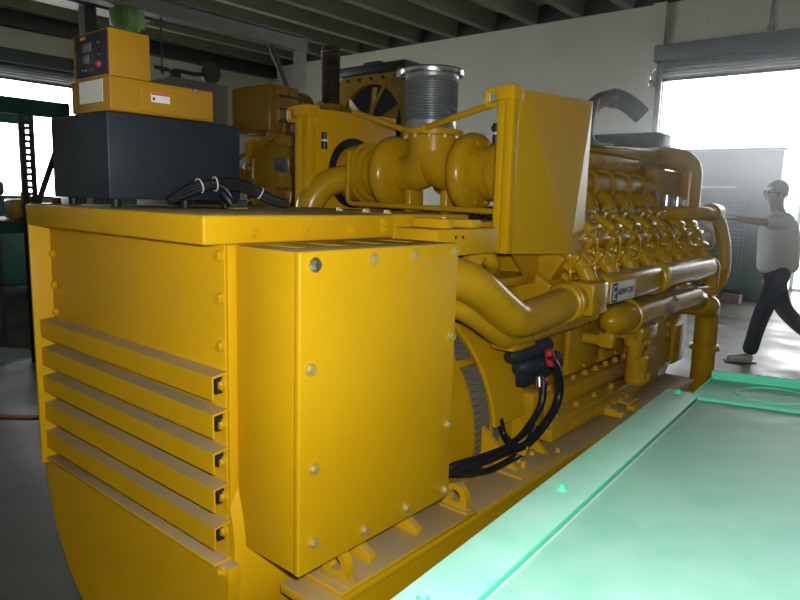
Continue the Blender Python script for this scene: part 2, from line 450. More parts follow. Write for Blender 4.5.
b = MB(); b.lathe([(.02, 2.26), (.465, 2.26), (.475, 2.275), (.475, 2.37), (.45, 2.40), (.02, 2.40)], (CX, 0, CZ), (0, 1, 0), 56)
b.box(CX + .25, CX + .56, 2.30, 2.41, .50, .74, .02); b.box(CX - .56, CX - .25, 2.30, 2.41, .50, .74, .02)
fh = b.build('flywheel_housing', 'engine', G, 40)
bolts(fh, [(CX + .45 * math.cos(a), 2.257, CZ + .45 * math.sin(a)) for a in [math.radians(t) for t in (-34, -24, -14, -4)]], (0, -1, 0), .011, .012, 'engine')
# gusseted engine mount on the rail
b = MB()
b.box(CX + .50, CX + .70, 1.98, 2.34, .518, .53, .004)
b.prism([(CX + .50, 2.02, .53), (CX + .66, 2.02, .53), (CX + .50, 2.02, .66)], (0, .018, 0)); b.prism([(CX + .50, 2.24, .53), (CX + .66, 2.24, .53), (CX + .50, 2.24, .68)], (0, .018, 0))
em = b.build('engine_mount', 'yellow', G)
bolts(em, [(CX + .62, 2.1, .53), (CX + .62, 2.2, .53), (CX + .68, 2.30, .53)], (0, 0, 1), .012, .018)

# engine block, oil pan, side covers
b = MB()
b.prism([(CX - .42, 2.39, .50), (CX + .42, 2.39, .50), (CX + .42, 2.39, 1.02), (CX + .30, 2.39, 1.2), (CX - .30, 2.39, 1.2), (CX - .42, 2.39, 1.02)], (0, 2.05, 0), .012)
blk = b.build('engine_block', 'engine', G)
b = MB(); b.prism([(CX - .33, 2.4, .16), (CX + .33, 2.4, .16), (CX + .45, 2.4, .50), (CX - .45, 2.4, .50)], (0, 2.0, 0), .02)
b.build('oil_pan', 'engine', G)
for y0, y1, nb in ((2.40, 3.52, 9), ):
    b = MB(); b.box(CX + .40, CX + .52, y0, y1, .60, .675, .008); rl = b.build('pan_rail', 'engine', G)
    bolts(rl, [(CX + .47, y0 + .08 + k * .125, .675) for k in range(nb)], (0, 0, 1), .014, .02, 'engine')
b = MB(); b.box(CX + .42, CX + .62, 2.36, 3.38, .53, .585, .01); b.box(CX + .42, CX + .60, 2.40, 3.30, .585, .60, .004); lr = b.build('side_step', 'engine', G)
bolts(lr, [(CX + .56, 2.5 + k * .2, .60) for k in range(4)], (0, 0, 1), .013, .02, 'engine')
for k in range(4):
    y = 2.45 + k * .40
    b = MB(); b.box(CX + .415, CX + .44, y, y + .36, .68, .93, .012); ic = b.build('inspection_cover', 'engine', G)
    bolts(ic, [(CX + .44, y + .02 + i * .16, z) for i in range(3) for z in (.70, .91)], (1, 0, 0), .009, .01, 'engine')

# cylinder banks (right bank in view, left mirrored)
def bank(sx):
    a = math.radians(30) * sx
    rot = Euler((0, a, 0))
    ax = V((math.sin(a), 0, math.cos(a))); o = V((CX, 0, CZ)); side = V((math.cos(a), 0, -math.sin(a))) * 1.0
    out = side * sx
    b = MB(); c = o + ax * .66; b.obox((c.x, 3.47, c.z), (.34, 1.98, .16), rot, .015); b.build('cylinder_deck', 'engine', G)
    for k in range(8):
        y = 2.60 + .2435 * k
        c = o + ax * .80; c.y = y
        b = MB(); b.obox(c, (.29, .205, .12), rot, .012)
        b.obox(c + ax * .05 + out * .10, (.07, .16, .06), rot, .01)
        hd = b.build('cylinder_head', 'engine', G)
        c2 = o + ax * .90; c2.y = y
        b = MB(); b.obox(c2, (.25, .19, .075), rot, .02, 3); b.obox(c2 + ax * .04, (.15, .12, .05), rot, .02, 3)
        vc = b.build('valve_cover', 'engine', G)
        if sx > 0:
            for dy in (-.07, .07):
                for du in (-.10, .10):
                    p = c2 + ax * .037 + out * du; p.y = y + dy
                    b = MB(); b.bolt(p, ax, .010, .022); b.build('cover_bolt', 'bolt', vc)
            b = MB(); p = c2 + ax * .062 + out * .0; p.y = y
            b.tube(smooth_path([p + V((0, -.05, 0)), p + V((0, -.045, 0)) + ax * .03, p + V((0, .045, 0)) + ax * .03, p + V((0, .05, 0))], 5), .009, 8)
            b.build('cover_handle', 'bolt', vc)
            # fuel line, rocker feed and plugs on the outer face of the head
            b = MB(); s0 = c + out * .145
            b.tube(smooth_path([s0 + ax * .06 + V((0, -.05, 0)), s0 + out * .05 + V((0, -.06, 0)), s0 + out * .05 - ax * .07 + V((0, .02, 0)), s0 - ax * .12 + V((0, .07, 0))], 6), .008, 8)
            b.tube(smooth_path([s0 + ax * .04 + V((0, .06, 0)), s0 + out * .04 + V((0, .09, 0)), s0 + out * .03 - ax * .1 + V((0, .09, 0))], 6), .007, 8)
            b.build('fuel_line', 'engine', hd)
            b = MB()
            for dy, da in ((-.04, .02), (.035, .03), (0, -.035)):
                p = s0 + ax * da; p.y = y + dy
                b.cyl(p - out * .01, p + out * .03, .02, .016, 12); b.cyl(p + out * .03, p + out * .05, .010, n=8)
            b.build('head_fitting', 'engine', hd)
            # intake knuckle down to the manifold
            b = MB()
            P0 = V((CX + .47, y - .04, 1.285))
            pts = smooth_path([P0, V((CX + .535, y - .03, 1.285)), V((CX + .585, y + .0, 1.245)), V((CX + .625, y + .02, 1.165))], 6)
            b.tube(pts, [.032 + .006 * i / (len(pts) - 1) for i in range(len(pts))], 16)
            b.obox(P0 + V((.005, 0, 0)), (.022, .09, .085), Euler((0, a, 0)), .008)
            kn = b.build('intake_knuckle', 'engine', G)
            bolts(kn, [P0 + V((.02, -.035, .025)), P0 + V((.02, .035, .025))], out, .009, .014, 'engine')
            # push-rod tube and oil feed between head and deck
            b = MB(); q = o + ax * .74 + out * .17; q.y = y + .10
            b.cyl(q + ax * .14, q - ax * .06, .018, n=12); b.torus(q + ax * .05, ax, .019, .006, 14, 6)
            b.build('pushrod_tube', 'engine', hd)
            b = MB(); q = o + ax * .86 + out * .155; q.y = y - .02
            b.obox(q, (.05, .07, .06), rot, .012); b.cyl(q, q + out * .06, .014, n=10); b.tube(smooth_path([q + out * .05, q + out * .08 + ax * .04, q + out * .02 + ax * .10 + V((0, .05, 0)), q - out * .06 + ax * .10 + V((0, .08, 0))], 5), .007, 8)
            b.build('injection_pump', 'engine', hd)
    return
bank(1); bank(-1)
# intake manifold: long duct with label, clamp and front section
MX, MZ = CX + .63, 1.135
b = MB()
b.box(MX - .065, MX + .062, 2.66, 3.36, MZ - .065, MZ + .068, .035, 4)
b.box(MX - .055, MX + .075, 2.47, 2.62, MZ - .085, MZ + .05, .012); b.tube([(MX, 2.62, MZ), (MX, 2.67, MZ)], .06, 18)
b.tube([(MX, 3.36, MZ), (MX, 4.27, MZ)], .066, 24); b.ball((MX, 4.27, MZ), .066, (1, .9, 1))
man = b.build('intake_manifold', 'engine', G)
for y in (3.34, 3.385):
    b = MB(); b.torus((MX, y, MZ), (0, 1, 0), .070, .014, 28); b.build('clamp_ring', 'engine', man)
b = MB(); b.tube(fillet([(MX + .0, 4.22, MZ + .03), (MX + .02, 4.38, MZ + .02), (MX + .01, 4.40, MZ - .12)], .06), .04, 14); b.build('end_elbow', 'engine', man)
# label
fx = MX + .0625
b = MB(); b.box(fx, fx + .003, 2.670, 2.940, MZ - .052, MZ + .036, .001); lb = b.build('label_plate', 'paper', man)
plabel(lb, 'small pale maker plate with black emblem')
b = MB(); b.box(fx + .003, fx + .0045, 2.676, 2.736, MZ - .048, MZ + .032); b.build('label_emblem', 'ink', lb)
b = MB()
for z in (MZ - .036, MZ - .008, MZ + .018): b.box(fx + .0045, fx + .0055, 2.688, 2.724, z - .004, z + .004)
b.box(fx + .0045, fx + .0055, 2.688, 2.695, MZ - .036, MZ + .018); b.box(fx + .0045, fx + .0055, 2.705, 2.711, MZ - .036, MZ - .008)
b.build('emblem_mark', 'paper', lb)
tm = Matrix.Translation((fx + .0035, 2.744, MZ - .022)) @ Matrix(((0, 0, 1, 0), (1, 0, 0, 0), (0, 1, 0, 0), (0, 0, 0, 1)))
text_mesh('600W CAT', .038, tm, 'ink', 'label_lettering', lb)

# big intake pipe sweeping down from behind the box
b = MB()
pp = [(CX + .42, 1.46, 1.26), (CX + .52, 1.64, 1.268), (CX + .585, 1.78, 1.228), (CX + .61, 1.93, 1.135), (CX + .62, 2.02, 1.088), (CX + .625, 2.14, 1.085), (CX + .625, 2.36, 1.105)]
b.tube(smooth_path(pp, 8), .066, 26)
ip = b.build('intake_pipe', 'engine', G, 45)
b = MB()
for y in (2.375, 2.405): b.torus((CX + .627, y, 1.108), (0, 1, 0), .068, .012, 28)
b.cyl((CX + .626, 2.36, 1.107), (CX + .628, 2.47, 1.11), .062, n=24)
b.build('pipe_clamp', 'engine', ip)
b = MB()
b.tube(smooth_path([(CX + .44, 1.66, 1.20), (CX + .53, 1.84, 1.12), (CX + .565, 1.98, 1.035), (CX + .57, 2.08, 1.002), (CX + .57, 2.4, 1.005), (CX + .56, 2.8, 1.01)], 7), .038, 18)
wp = b.build('return_pipe', 'engine', G, 45)
b = MB(); b.box(CX + .50, CX + .60, 2.05, 2.22, .955, 1.02, .01); b.prism([(CX + .60, 2.08, 1.02), (CX + .62, 2.30, 1.02), (CX + .62, 2.30, 1.06), (CX + .60, 2.2, 1.07)], (-.03, 0, 0)); b.build('pipe_bracket', 'engine', wp)
# pipe stub and small bracket under the platform
b = MB(); b.tube(smooth_path([(CX + .47, 1.95, 1.33), (CX + .50, 2.03, 1.28), (CX + .44, 2.12, 1.22)], 5), .03, 12); b.cyl((CX + .49, 1.9, 1.27), (CX + .49, 1.94, 1.31), .04, n=10)
b.prism([(CX + .42, 2.28, 1.31), (CX + .42, 2.62, 1.31), (CX + .42, 2.44, 1.16)], (.02, 0, 0)); b.box(CX + .30, CX + .44, 2.1, 2.62, 1.16, 1.2, .01)
b.build('housing_bracket', 'engine', G)

# lower coolant pipe with domed end
LX, LZ = CX + .62, .972
b = MB()
b.lathe([(.0, 2.84), (.035, 2.85), (.058, 2.88), (.070, 2.93), (.074, 3.0), (.074, 3.06)], (LX, 0, LZ), (0, 1, 0), 28)
b.tube([(LX, 3.06, LZ), (LX, 4.1, LZ)], .062, 24)
lp = b.build('coolant_pipe', 'engine', G, 40)
b = MB(); b.torus((LX, 3.07, LZ), (0, 1, 0), .072, .013); b.build('clamp_ring', 'engine', lp)
b = MB(); b.tube(fillet([(LX, 2.90, LZ - .05), (LX - .02, 2.9, LZ - .10), (LX - .13, 2.9, LZ - .10)], .04), .028, 12); b.box(LX - .05, LX + .02, 2.87, 2.93, LZ - .13, LZ - .06, .01); b.build('drain_fitting', 'engine', lp)
b = MB(); b.ball((LX + .045, 3.62, LZ + .03), .02); b.box(LX + .055, LX + .064, 3.45, 3.56, LZ - .03, LZ + .03, .003); b.build('pipe_tag', 'mesh', lp)
b = MB()
b.tube(fillet([(LX - .22, 4.22, .90), (LX + .04, 4.30, .90), (LX + .0, 4.46, .86), (LX, 4.47, .3)], .14, 8), .070, 26)
b.cyl((LX - .02, 4.05, LZ), (LX - .02, 4.25, .93), .07, n=20)
dp = b.build('down_pipe', 'engine', G, 45)
b = MB(); b.cyl((LX, 4.47, .585), (LX, 4.47, .61), .092, n=30); b.cyl((LX, 4.47, .61), (LX, 4.47, .62), .084, n=30); b.build('pipe_flange', 'engine', dp)
# crossover pipe at the free end
b = MB()
b.tube(fillet([(LX - .3, 3.9, 1.45), (LX - .02, 4.1, 1.46), (LX, 4.47, 1.455), (LX + .03, 4.60, 1.24), (LX + .03, 4.62, 1.06), (LX, 4.52, .955), (LX - .1, 4.2, .95)], .12, 8), .041, 16)
b.cyl((LX - .02, 4.5, 1.46), (LX - .02, 4.38, 1.46), .06, n=16)
b.build('crossover_pipe', 'engine', G, 45)
b = MB(); b.tube(fillet([(LX - .06, 4.22, 1.06), (LX + .02, 4.5, 1.05), (LX + .03, 4.60, 1.10)], .05), .03, 12); b.build('bypass_pipe', 'engine', G)
# water pump, filter, cover at the free end
b = MB()
pts = [(0, -.17, 0), (0, .17, 0), (0, .17, .22)] + [(0, .17 * math.cos(t), .22 + .13 * math.sin(t)) for t in [PI * i / 14 for i in range(1, 14)]] + [(0, -.17, .22)]
b.prism([(CX + .44, 3.72 + p[1], .57 + p[2]) for p in pts], (.13, 0, 0), .012); b.box(CX + .40, CX + .54, 3.72, 3.86, .47, .58, .015)
pc = b.build('pump_cover', 'engine', G)
bolts(pc, [(CX + .57, 3.72 + .14 * math.cos(t), .76 + .13 * math.sin(t)) for t in [PI * i / 6 for i in range(7)]], (1, 0, 0), .010, .012, 'engine')
b = MB(); b.box(CX + .42, CX + .66, 3.2, 3.42, .83, .90, .012); b.cyl((CX + .60, 3.25, .84), (CX + .60, 3.25, .80), .05, n=18); b.cyl((CX + .61, 3.24, .80), (CX + .61, 3.24, .73), .035, n=18)
b.lathe([(0, .60), (.045, .60), (.055, .615), (.055, .74), (.04, .75)], (CX + .62, 3.26, 0), (0, 0, 1), 22)
b.cyl((CX + .56, 3.36, .70), (CX + .56, 3.36, .84), .028, n=12); b.tube(smooth_path([(CX + .57, 3.33, .84), (CX + .62, 3.40, .78), (CX + .56, 3.48, .72)], 5), .012, 8)
b.build('fuel_filter', 'engine', G)
b = MB(); b.box(CX - .40, CX + .45, 4.42, 4.66, .45, 1.22, .03); b.cyl((CX + .15, 4.66, .8), (CX + .15, 4.74, .8), .2, n=28); b.box(CX + .3, CX + .52, 4.0, 4.35, .75, .92, .02); b.box(CX - .30, CX + .24, 4.46, 4.92, 1.2, 1.74, .03); b.box(CX + .02, CX + .36, 4.36, 4.60, 1.2, 1.46, .03); b.build('front_gear_case', 'engine', G)
# valley: exhaust logs and charge-air duct
b = MB()
b.tube(fillet([(CX + .16, 2.62, 1.60), (CX + .16, 4.45, 1.60)], .1), .085, 20)
for k in range(8):
    y = 2.62 + .2435 * k; b.tube(smooth_path([(CX + .16, y, 1.58), (CX + .25, y, 1.52), (CX + .30, y, 1.40)], 4), .042, 12)
    b.torus((CX + .16, y + .12, 1.60), (0, 1, 0), .088, .012, 20, 6)
b.build('exhaust_log', 'engine', G, 45)
b = MB()
b.tube(fillet([(CX - .16, 2.62, 1.60), (CX - .16, 4.45, 1.60)], .1), .085, 16)
b.build('exhaust_log', 'engine', G, 45)
b = MB(); b.box(CX - .22, CX + .15, 3.0, 4.85, 1.68, 1.80, .03, 3); b.prism([(CX - .18, 3.3, 1.79), (CX - .18, 4.85, 1.79), (CX - .18, 4.85, 1.90), (CX - .18, 3.7, 1.83), (CX - .18, 3.3, 1.81)], (.34, 0, 0), .015)
ac = b.build('aftercooler', 'engine', G)
bolts(ac, [(CX + .15, 3.1 + .17 * k, 1.74) for k in range(10)], (1, 0, 0), .012, .014)
b = MB()
b.tube(fillet([(CX + .04, 4.55, 1.80), (CX + .14, 4.85, 1.84), (CX + .28, 4.98, 1.80), (CX + .28, 4.98, 1.42)], .14, 8), .08, 20)
b.build('coolant_elbow', 'engine', G, 45)
for (x, y, z, r, l) in ((CX + .27, 4.55, 1.50, .05, .05), (CX + .30, 4.68, 1.49, .05, .05), (CX + .22, 4.40, 1.52, .04, .07)):
    b = MB(); b.cyl((x, y, z), (x, y, z + l), r, n=16); b.cyl((x, y, z + l), (x, y, z + l + .02), r * .6, n=12); b.build('thermostat_cap', 'steel', G)
for (yy, zz) in ((2.72, 1.72), (3.02, 1.74)):
    b = MB(); b.lathe([(.05, -.04), (.075, -.03), (.08, .0), (.075, .03), (.05, .04), (.03, .045)], (CX + .24, yy, zz - .02), (1, 0, 0), 22); b.cyl((CX + .16, yy, zz), (CX + .28, yy, zz), .03, n=14); b.build('duct_blank', 'engine', G)
b = MB(); b.box(CX + .0, CX + .30, 2.76, 3.0, 1.83, 1.86, .008); b.cyl((CX + .25, 2.86, 1.70), (CX + .25, 2.86, 1.90), .012, n=10); b.cyl((CX + .12, 3.16, 1.84), (CX + .12, 3.16, 1.90), .02, n=12); b.build('top_bracket', 'engine', G)

# platform behind the hood carrying the turbochargers
b = MB()
b.box(CX - .56, CX + .40, 1.495, 2.02, 1.36, 1.448, .006); b.box(CX + .32, CX + .57, 1.60, 1.95, 1.322, 1.408, .006); b.box(CX - .50, CX + .42, 2.0, 2.62, 1.38, 1.42, .006)
b.box(CX - .35, CX + .3, 1.6, 2.0, 1.2, 1.37, .01)
b.box(CX + .42, CX + .56, 1.66, 1.70, 1.408, 1.44, .006); b.box(CX + .42, CX + .56, 1.80, 1.86, 1.408, 1.436, .006)
plat = b.build('turbo_platform', 'yellow', G)
for y in (1.70, 1.74):
    b = MB(); b.cyl((CX + .5701, y, 1.382), (CX + .571, y, 1.382), .006, n=10); b.build('bolt_hole', 'dark', plat)
bolts(plat, [(CX + .5, 1.73, 1.43), (CX + .35, 1.62, 1.448), (CX + .22, 1.66, 1.448), (CX + .05, 1.7, 1.448)], (0, 0, 1), .012, .012)
# turbochargers
TY, TZ = 2.31, 1.61
for sx in (1, -1):
    b = MB()
    b.lathe([(.03, .10), (.080, .11), (.083, .155), (.10, .160), (.135, .168), (.158, .185), (.166, .21), (.160, .235), (.14, .252), (.115, .258), (.088, .268), (.085, .30), (.112, .305), (.112, .325), (.095, .33), (.03, .331)], (CX, TY, TZ), (sx, 0, 0), 40)
    tb = b.build('turbocharger', 'engine', G, 40)
    b = MB(); b.lathe([(.085, .335), (.125, .345), (.130, .37), (.130, .52)], (CX, TY, TZ), (sx, 0, 0), 34); b.lathe([(.128, .365), (.140, .37), (.140, .392), (.128, .397)], (CX, TY, TZ), (sx, 0, 0), 34); b.build('compressor_inlet', 'engine', tb, 40)
    bolts(tb, [(CX + sx * .252, TY + .125 * math.cos(t), TZ + .125 * math.sin(t)) for t in [2 * PI * k / 10 for k in range(10)]], (sx, 0, 0), .009, .014, 'engine')
    # compressor outlet curving down into the pipe
    if sx > 0: continue
    b = MB()
    b.tube(smooth_path([(CX + sx * .40, TY - .10, TZ - .02), (CX + sx * .46, TY - .20, TZ - .06), (CX + sx * .50, TY - .26, TZ - .16), (CX + sx * .50, TY - .24, TZ - .3)], 6), .062 if sx < 0 else .05, 18)
    b.build('outlet_pipe', 'engine', tb, 45)
# exhaust tee
b = MB()
b.lathe([(.108, 1.70), (.108, 1.765), (.138, 1.768), (.138, 1.79), (.08, 1.79)], (CX, TY, 0), (0, 0, 1), 40)
for sx in (1, -1):
    b.tube(smooth_path([(CX, TY, 1.75), (CX + sx * .01, TY, 1.69), (CX + sx * .06, TY, 1.63), (CX + sx * .13, TY, 1.61)], 6), [.108 - .028 * i / 18 for i in range(19)], 30)
    b.box(CX + sx * .10 - .02, CX + sx * .10 + .02, TY - .05, TY + .05, 1.42, 1.54, .01)
tee = b.build('exhaust_tee', 'engine', G, 50)
bolts(tee, [(CX + .124 * math.cos(t), TY + .124 * math.sin(t), 1.768) for t in [2 * PI * k / 12 for k in range(12)]], (0, 0, -1), .010, .014)
b = MB(); b.tube(fillet([(CX - .33, TY - .18, 1.70), (CX - .33, TY - .19, 1.47), (CX + .45, TY - .19, 1.46)], .04), .011, 10); b.build('oil_line', 'engine', G)
# bellows
b = MB(); prof = []
z0, z1, nr = 1.835, 1.995, 15
prof += [(.095, 1.79), (.108, 1.79), (.108, 1.828), (.101, z0)]
for k in range(nr):
    h = z0 + (z1 - z0) * k / nr; d = (z1 - z0) / nr
    prof += [(.101, h + .1 * d), (.115, h + .35 * d), (.1165, h + .5 * d), (.115, h + .65 * d), (.101, h + .9 * d)]
prof += [(.112, z1 + .01), (.118, z1 + .03), (.095, z1 + .03), (.092, 1.8)]
b.lathe(prof, (CX, TY, 0), V((-.01, .0, 1)), 56)
bl = plabel(b.build('bellows', 'bellows', G, 25), 'grey corrugated steel bellows')
b = MB(); b.lathe([(.095, z1 + .022), (.134, z1 + .022), (.137, z1 + .028), (.137, z1 + .042), (.132, z1 + .048), (.095, z1 + .048)], (CX, TY, 0), V((-.01, 0, 1)), 56); b.obox((CX - .12, TY - .09, z1 + .034), (.03, .03, .045), None, .006)
b.build('clamp_flange', 'steel', bl)
# air filter housings
def housing(x_out, x_in, hole):
    s = 1 if x_out > x_in else -1
    y0, y1 = (2.03, 2.62) if hole else (2.05, 2.67)
    zt0, zt1, zb0, zb1 = (1.885, 1.90, 1.312, 1.30) if hole else (1.885, 1.93, 1.312, 1.28)
    b = MB()
    x = min(x_in, x_out); w = abs(x_out - x_in)
    if not hole:
        # outer cover: flat strip beside the post then a slightly folded-back panel
        bm = b.bm
        A = [V((x_in, y0, zb0)), V((x_in, y1, zb1)), V((x_in, y1, zt1)), V((x_in, y0, zt0))]
        o1 = [V((x_out, y0, zb0)), V((x_out + .042, y0 + .42, zb0 - .018)), V((x_out + .006, y1, zb1)), V((x_out + .006, y1, zt1 - .01)), V((x_out + .002, y0 + .045, zt0 + .004)), V((x_out, y0, zt0))]
        va = [bm.verts.new(p) for p in A]; vo = [bm.verts.new(p) for p in o1]
        bm.faces.new((vo[0], vo[1], vo[4], vo[5])); bm.faces.new((vo[1], vo[2], vo[3], vo[4]))
        bm.faces.new((va[0], va[3], va[2], va[1])); bm.faces.new((va[0], vo[0], vo[5], va[3])); bm.faces.new((va[1], va[2], vo[3], vo[2]))
        bm.faces.new((va[3], vo[5], vo[4], vo[3], va[2])); bm.faces.new((va[0], va[1], vo[2], vo[1], vo[0]))
    else:
        b.prism([(x, y0, zb0), (x, y1, zb1), (x, y1, zt1), (x, y0, zt0)], (w, 0, 0), .004)
    h = b.build('air_filter_housing', 'yellow', G, 3 if not hole else 30)
    b = MB()
    b.box(x - .006, x + w * .42, y0 - .012, y0 + .03, zb0, zt0, .003); b.box(x + w * .5, x + w + .006, y0 - .012, y0 + .03, zb0, zt0, .003)
    b.build('housing_post', 'yellow', h)
    b = MB()      # clip tabs
    b.tube(fillet([(x - .01, y0 - .008, zt0 - .05), (x - .055, y0 - .008, zt0 - .05), (x - .055, y0 - .008, zt0 + .0), (x + .03, y0 - .008, zt0 + .005)], .015), .010, 8)
    b.box(x - .01, x + w + .01, y0 - .022, y0 + .05, zt0 - .035, zt0 + .014, .006)
    b.build('clip_tab', 'yellow', h)
    b = MB(); b.cyl((x + w * .4, y1 - .0, zt1 - .02), (x + w * .4, y1 + .03, zt1 - .02), .016, n=14); b.build('latch_knob', 'yellow', h)
    if hole:
        b = MB(); b.lathe([(.125, .0), (.165, .0), (.165, .008), (.125, .012)], (x + w, TY, TZ), (1, 0, 0), 40); b.build('inlet_seal', 'rubber', h)
    else:
        b = MB(); b.lathe([(.125, .0), (.15, .0), (.15, .012), (.125, .012)], (x, TY, TZ), (-1, 0, 0), 40); b.build('inlet_seal', 'engine', h)
    b = MB(); px = x + w + .02 if hole else x - .078; gy = y0 + (.07 if hole else .10)
    b.cyl((px, gy, TZ + .10), (px, gy, TZ + .135), .0145, n=14); b.cyl((px, gy, TZ + .141), (px, gy, TZ + .175), .0135, n=14)
    b.build('restriction_gauge', 'rubber', h)
    b = MB(); b.cyl((px, gy, TZ + .134), (px, gy, TZ + .142), .0155, n=14); b.build('gauge_band', 'zip', h)
    return h
housing(-1.222, -1.275, False)
housing(-2.33, -2.25, True)
for p0, p1 in (((CX + .05, TY - .12, 1.79), (-1.27, 2.06, 1.850)), ((CX - .10, TY - .06, 1.79), (-2.24, 2.30, 1.895))):
    b = MB(); b.cyl(p0, p1, .013, n=12); b.ball(p0, .018); b.build('brace_rod', 'yellow', G)
# starter motors with cables
st = None
b = MB()
for (c, r, l, tilt) in (((CX + .565, 2.235, .930), .040, .24, .12), ((CX + .575, 2.29, .868), .050, .24, .05)):
    c = V(c); d = V((.25, 1, tilt)).normalized()
    b.lathe([(0, -l * .5), (r * .5, -l * .5), (r * .85, -l * .40), (r, -l * .22), (r * 1.02, 0), (r * .92, .03), (r, .05), (r * .97, l * .3), (r * .7, l * .45), (0, l * .48)], c, d, 24)
b.prism([(CX + .55, 2.15, .88), (CX + .60, 2.24, .86), (CX + .60, 2.27, .825), (CX + .55, 2.16, .79)], (.03, .03, 0), .008)
st = plabel(b.build('starter_motor', 'black', G), 'pair of black starter motors')
b = MB(); b.lathe([(0, -.03), (.016, -.03), (.020, 0), (.016, .03), (0, .03)], (CX + .67, 2.20, .925), (.1, .2, -1), 14); b.build('terminal_boot', 'red', st)
b = MB(); b.lathe([(0, -.02), (.012, -.02), (.015, 0), (.012, .02), (0, .02)], (CX + .63, 2.24, .815), (.3, .6, -.6), 14); b.build('terminal_boot', 'red', st)
b = MB(); b.cyl((CX + .62, 2.22, .835), (CX + .63, 2.21, .80), .018, n=12); b.build('starter_terminal', 'steel', st)
def cable(pts, r=.0135, nm='battery_cable'):
    b = MB(); b.tube(smooth_path(pts, 8), r, 12); return b.build(nm, 'rubber', G, 60)
cable([(-1.10, 2.19, .936), (-1.08, 2.23, .87), (-1.08, 2.257, .77), (-1.08, 2.19, .70), (-1.09, 2.05, .635), (-1.115, 1.95, .625), (-1.15, 1.84, .61), (-1.21, 1.72, .59), (-1.25, 1.66, .50)], .0155)
cable([(-1.12, 2.203, .826), (-1.115, 2.18, .74), (-1.12, 2.085, .667), (-1.125, 1.98, .634), (-1.15, 1.84, .625), (-1.195, 1.71, .612), (-1.25, 1.66, .54), (-1.26, 1.64, .45)], .013)
cable([(-1.10, 2.12, .68), (-1.11, 2.06, .60), (-1.14, 2.02, .565), (-1.16, 1.90, .555), (-1.18, 1.79, .575), (-1.215, 1.70, .58), (-1.255, 1.64, .50)], .0125)
cable([(-1.235, 2.09, .68), (-1.22, 2.10, .62), (-1.17, 2.07, .61), (-1.125, 2.03, .645)], .012)
b = MB(); b.obox((-1.11, 2.04, .62), (.05, .05, .05), Euler((.3, .2, .4)), .008); b.cyl((-1.11, 2.06, .56), (-1.11, 2.06, .533), .012, n=10); b.build('cable_clamp', 'yellow', G)
for y, xx in ((2.9, .44), (3.05, .44)):
    b = MB(); b.box(CX + xx, CX + .70, y, y + .09, .519, .545, .005); b.box(CX + .58, CX + .68, y - .02, y + .11, .545, .56, .004); br = b.build('mount_bracket', 'yellow', G)
    bolts(br, [(CX + .63, y + .01, .56), (CX + .63, y + .08, .56)], (0, 0, 1), .010, .014, 'engine')

# ------------------------------------------------------------------ things on the hood
ZH = 1.45
cc = thing('instrument_console', 'wide matt black steel box on rubber feet on top of the yellow hood', 'box', (-2.01, 1.12, ZH))
b = MB(); b.box(-2.195, -1.830, .90, 1.345, ZH + .024, 1.716, .005); b.build('console_body', 'black', cc)
for x, y in ((-2.15, .94), (-1.865, .935), (-1.865, 1.16), (-2.15, 1.30), (-1.865, 1.31)):
    b = MB(); b.cyl((x, y, ZH + .0005), (x, y, ZH + .025), .013, .016, 14); b.build('foot', 'rubber', cc)
ob = thing('terminal_enclosure', 'long low amber box with paper label, between black box and panel', 'box', (-1.93, 1.07, 1.7165))
b = MB(); b.box(-2.040, -1.806, .90, 1.229, 1.7168, 1.808, .004); b.build('enclosure_body', 'orange', ob)
b = MB(); b.box(-1.807, -1.800, .982, 1.222, 1.722, 1.800, .003); dr = b.build('enclosure_door', 'orange', ob)
b = MB(); b.cyl((-1.805, 1.16, 1.8005), (-1.797, 1.16, 1.8005), .006, n=10); b.build('door_catch', 'steel', dr)
b = MB(); b.box(-1.8002, -1.799, 1.017, 1.076, 1.752, 1.778); st_ = plabel(b.build('warning_sticker', 'paper', ob), 'white sticker with red top stripe')
b = MB(); b.box(-1.7992, -1.7985, 1.018, 1.075, 1.772, 1.7775); b.build('sticker_stripe', 'redink', st_)
b = MB(); b.box(-1.7992, -1.7985, 1.022, 1.029, 1.757, 1.765); b.build('sticker_symbol', 'ink', st_)
b = MB(); b.box(-1.985, -1.845, .8985, .8998, 1.742, 1.802); b.build('paper_label', 'paper', ob)
cp = thing('control_panel', 'small yellow control box with dark gauge face on top of the amber box', 'control panel', (-1.9, .97, 1.8085))
b = MB(); b.box(-2.022, -1.806, .902, 1.022, 1.8085, 1.934, .004); b.build('panel_case', 'orange', cp)
b = MB(); b.box(-2.000, -1.810, .899, .9025, 1.813, 1.929, .001); fa = plabel(b.build('gauge_face', 'panelface', cp), 'dark gauge face')
for z, w in ((1.892, .050), (1.862, .035)):
    b = MB(); b.box(-1.952 - .0, -1.952 + w, .8975, .8992, z - .011, z + .011, .001); b.build('meter', 'meter', fa)
b = MB(); b.box(-1.965, -1.935, .8978, .8992, 1.915, 1.923); b.build('badge', 'orange', fa)
for x, z, mm in ((-1.858, 1.900, 'rubber'), (-1.858, 1.868, 'rubber'), (-1.856, 1.842, 'red')):
    b = MB(); b.cyl((x, .899, z), (x, .890, z), .009, .007, 16); b.build('knob', mm, fa)
b = MB()
for k in range(4): b.cyl((-1.95 + .02 * k, .899, 1.832), (-1.95 + .02 * k, .895, 1.832), .004, n=10)
b.build('switch_row', 'steel', fa)
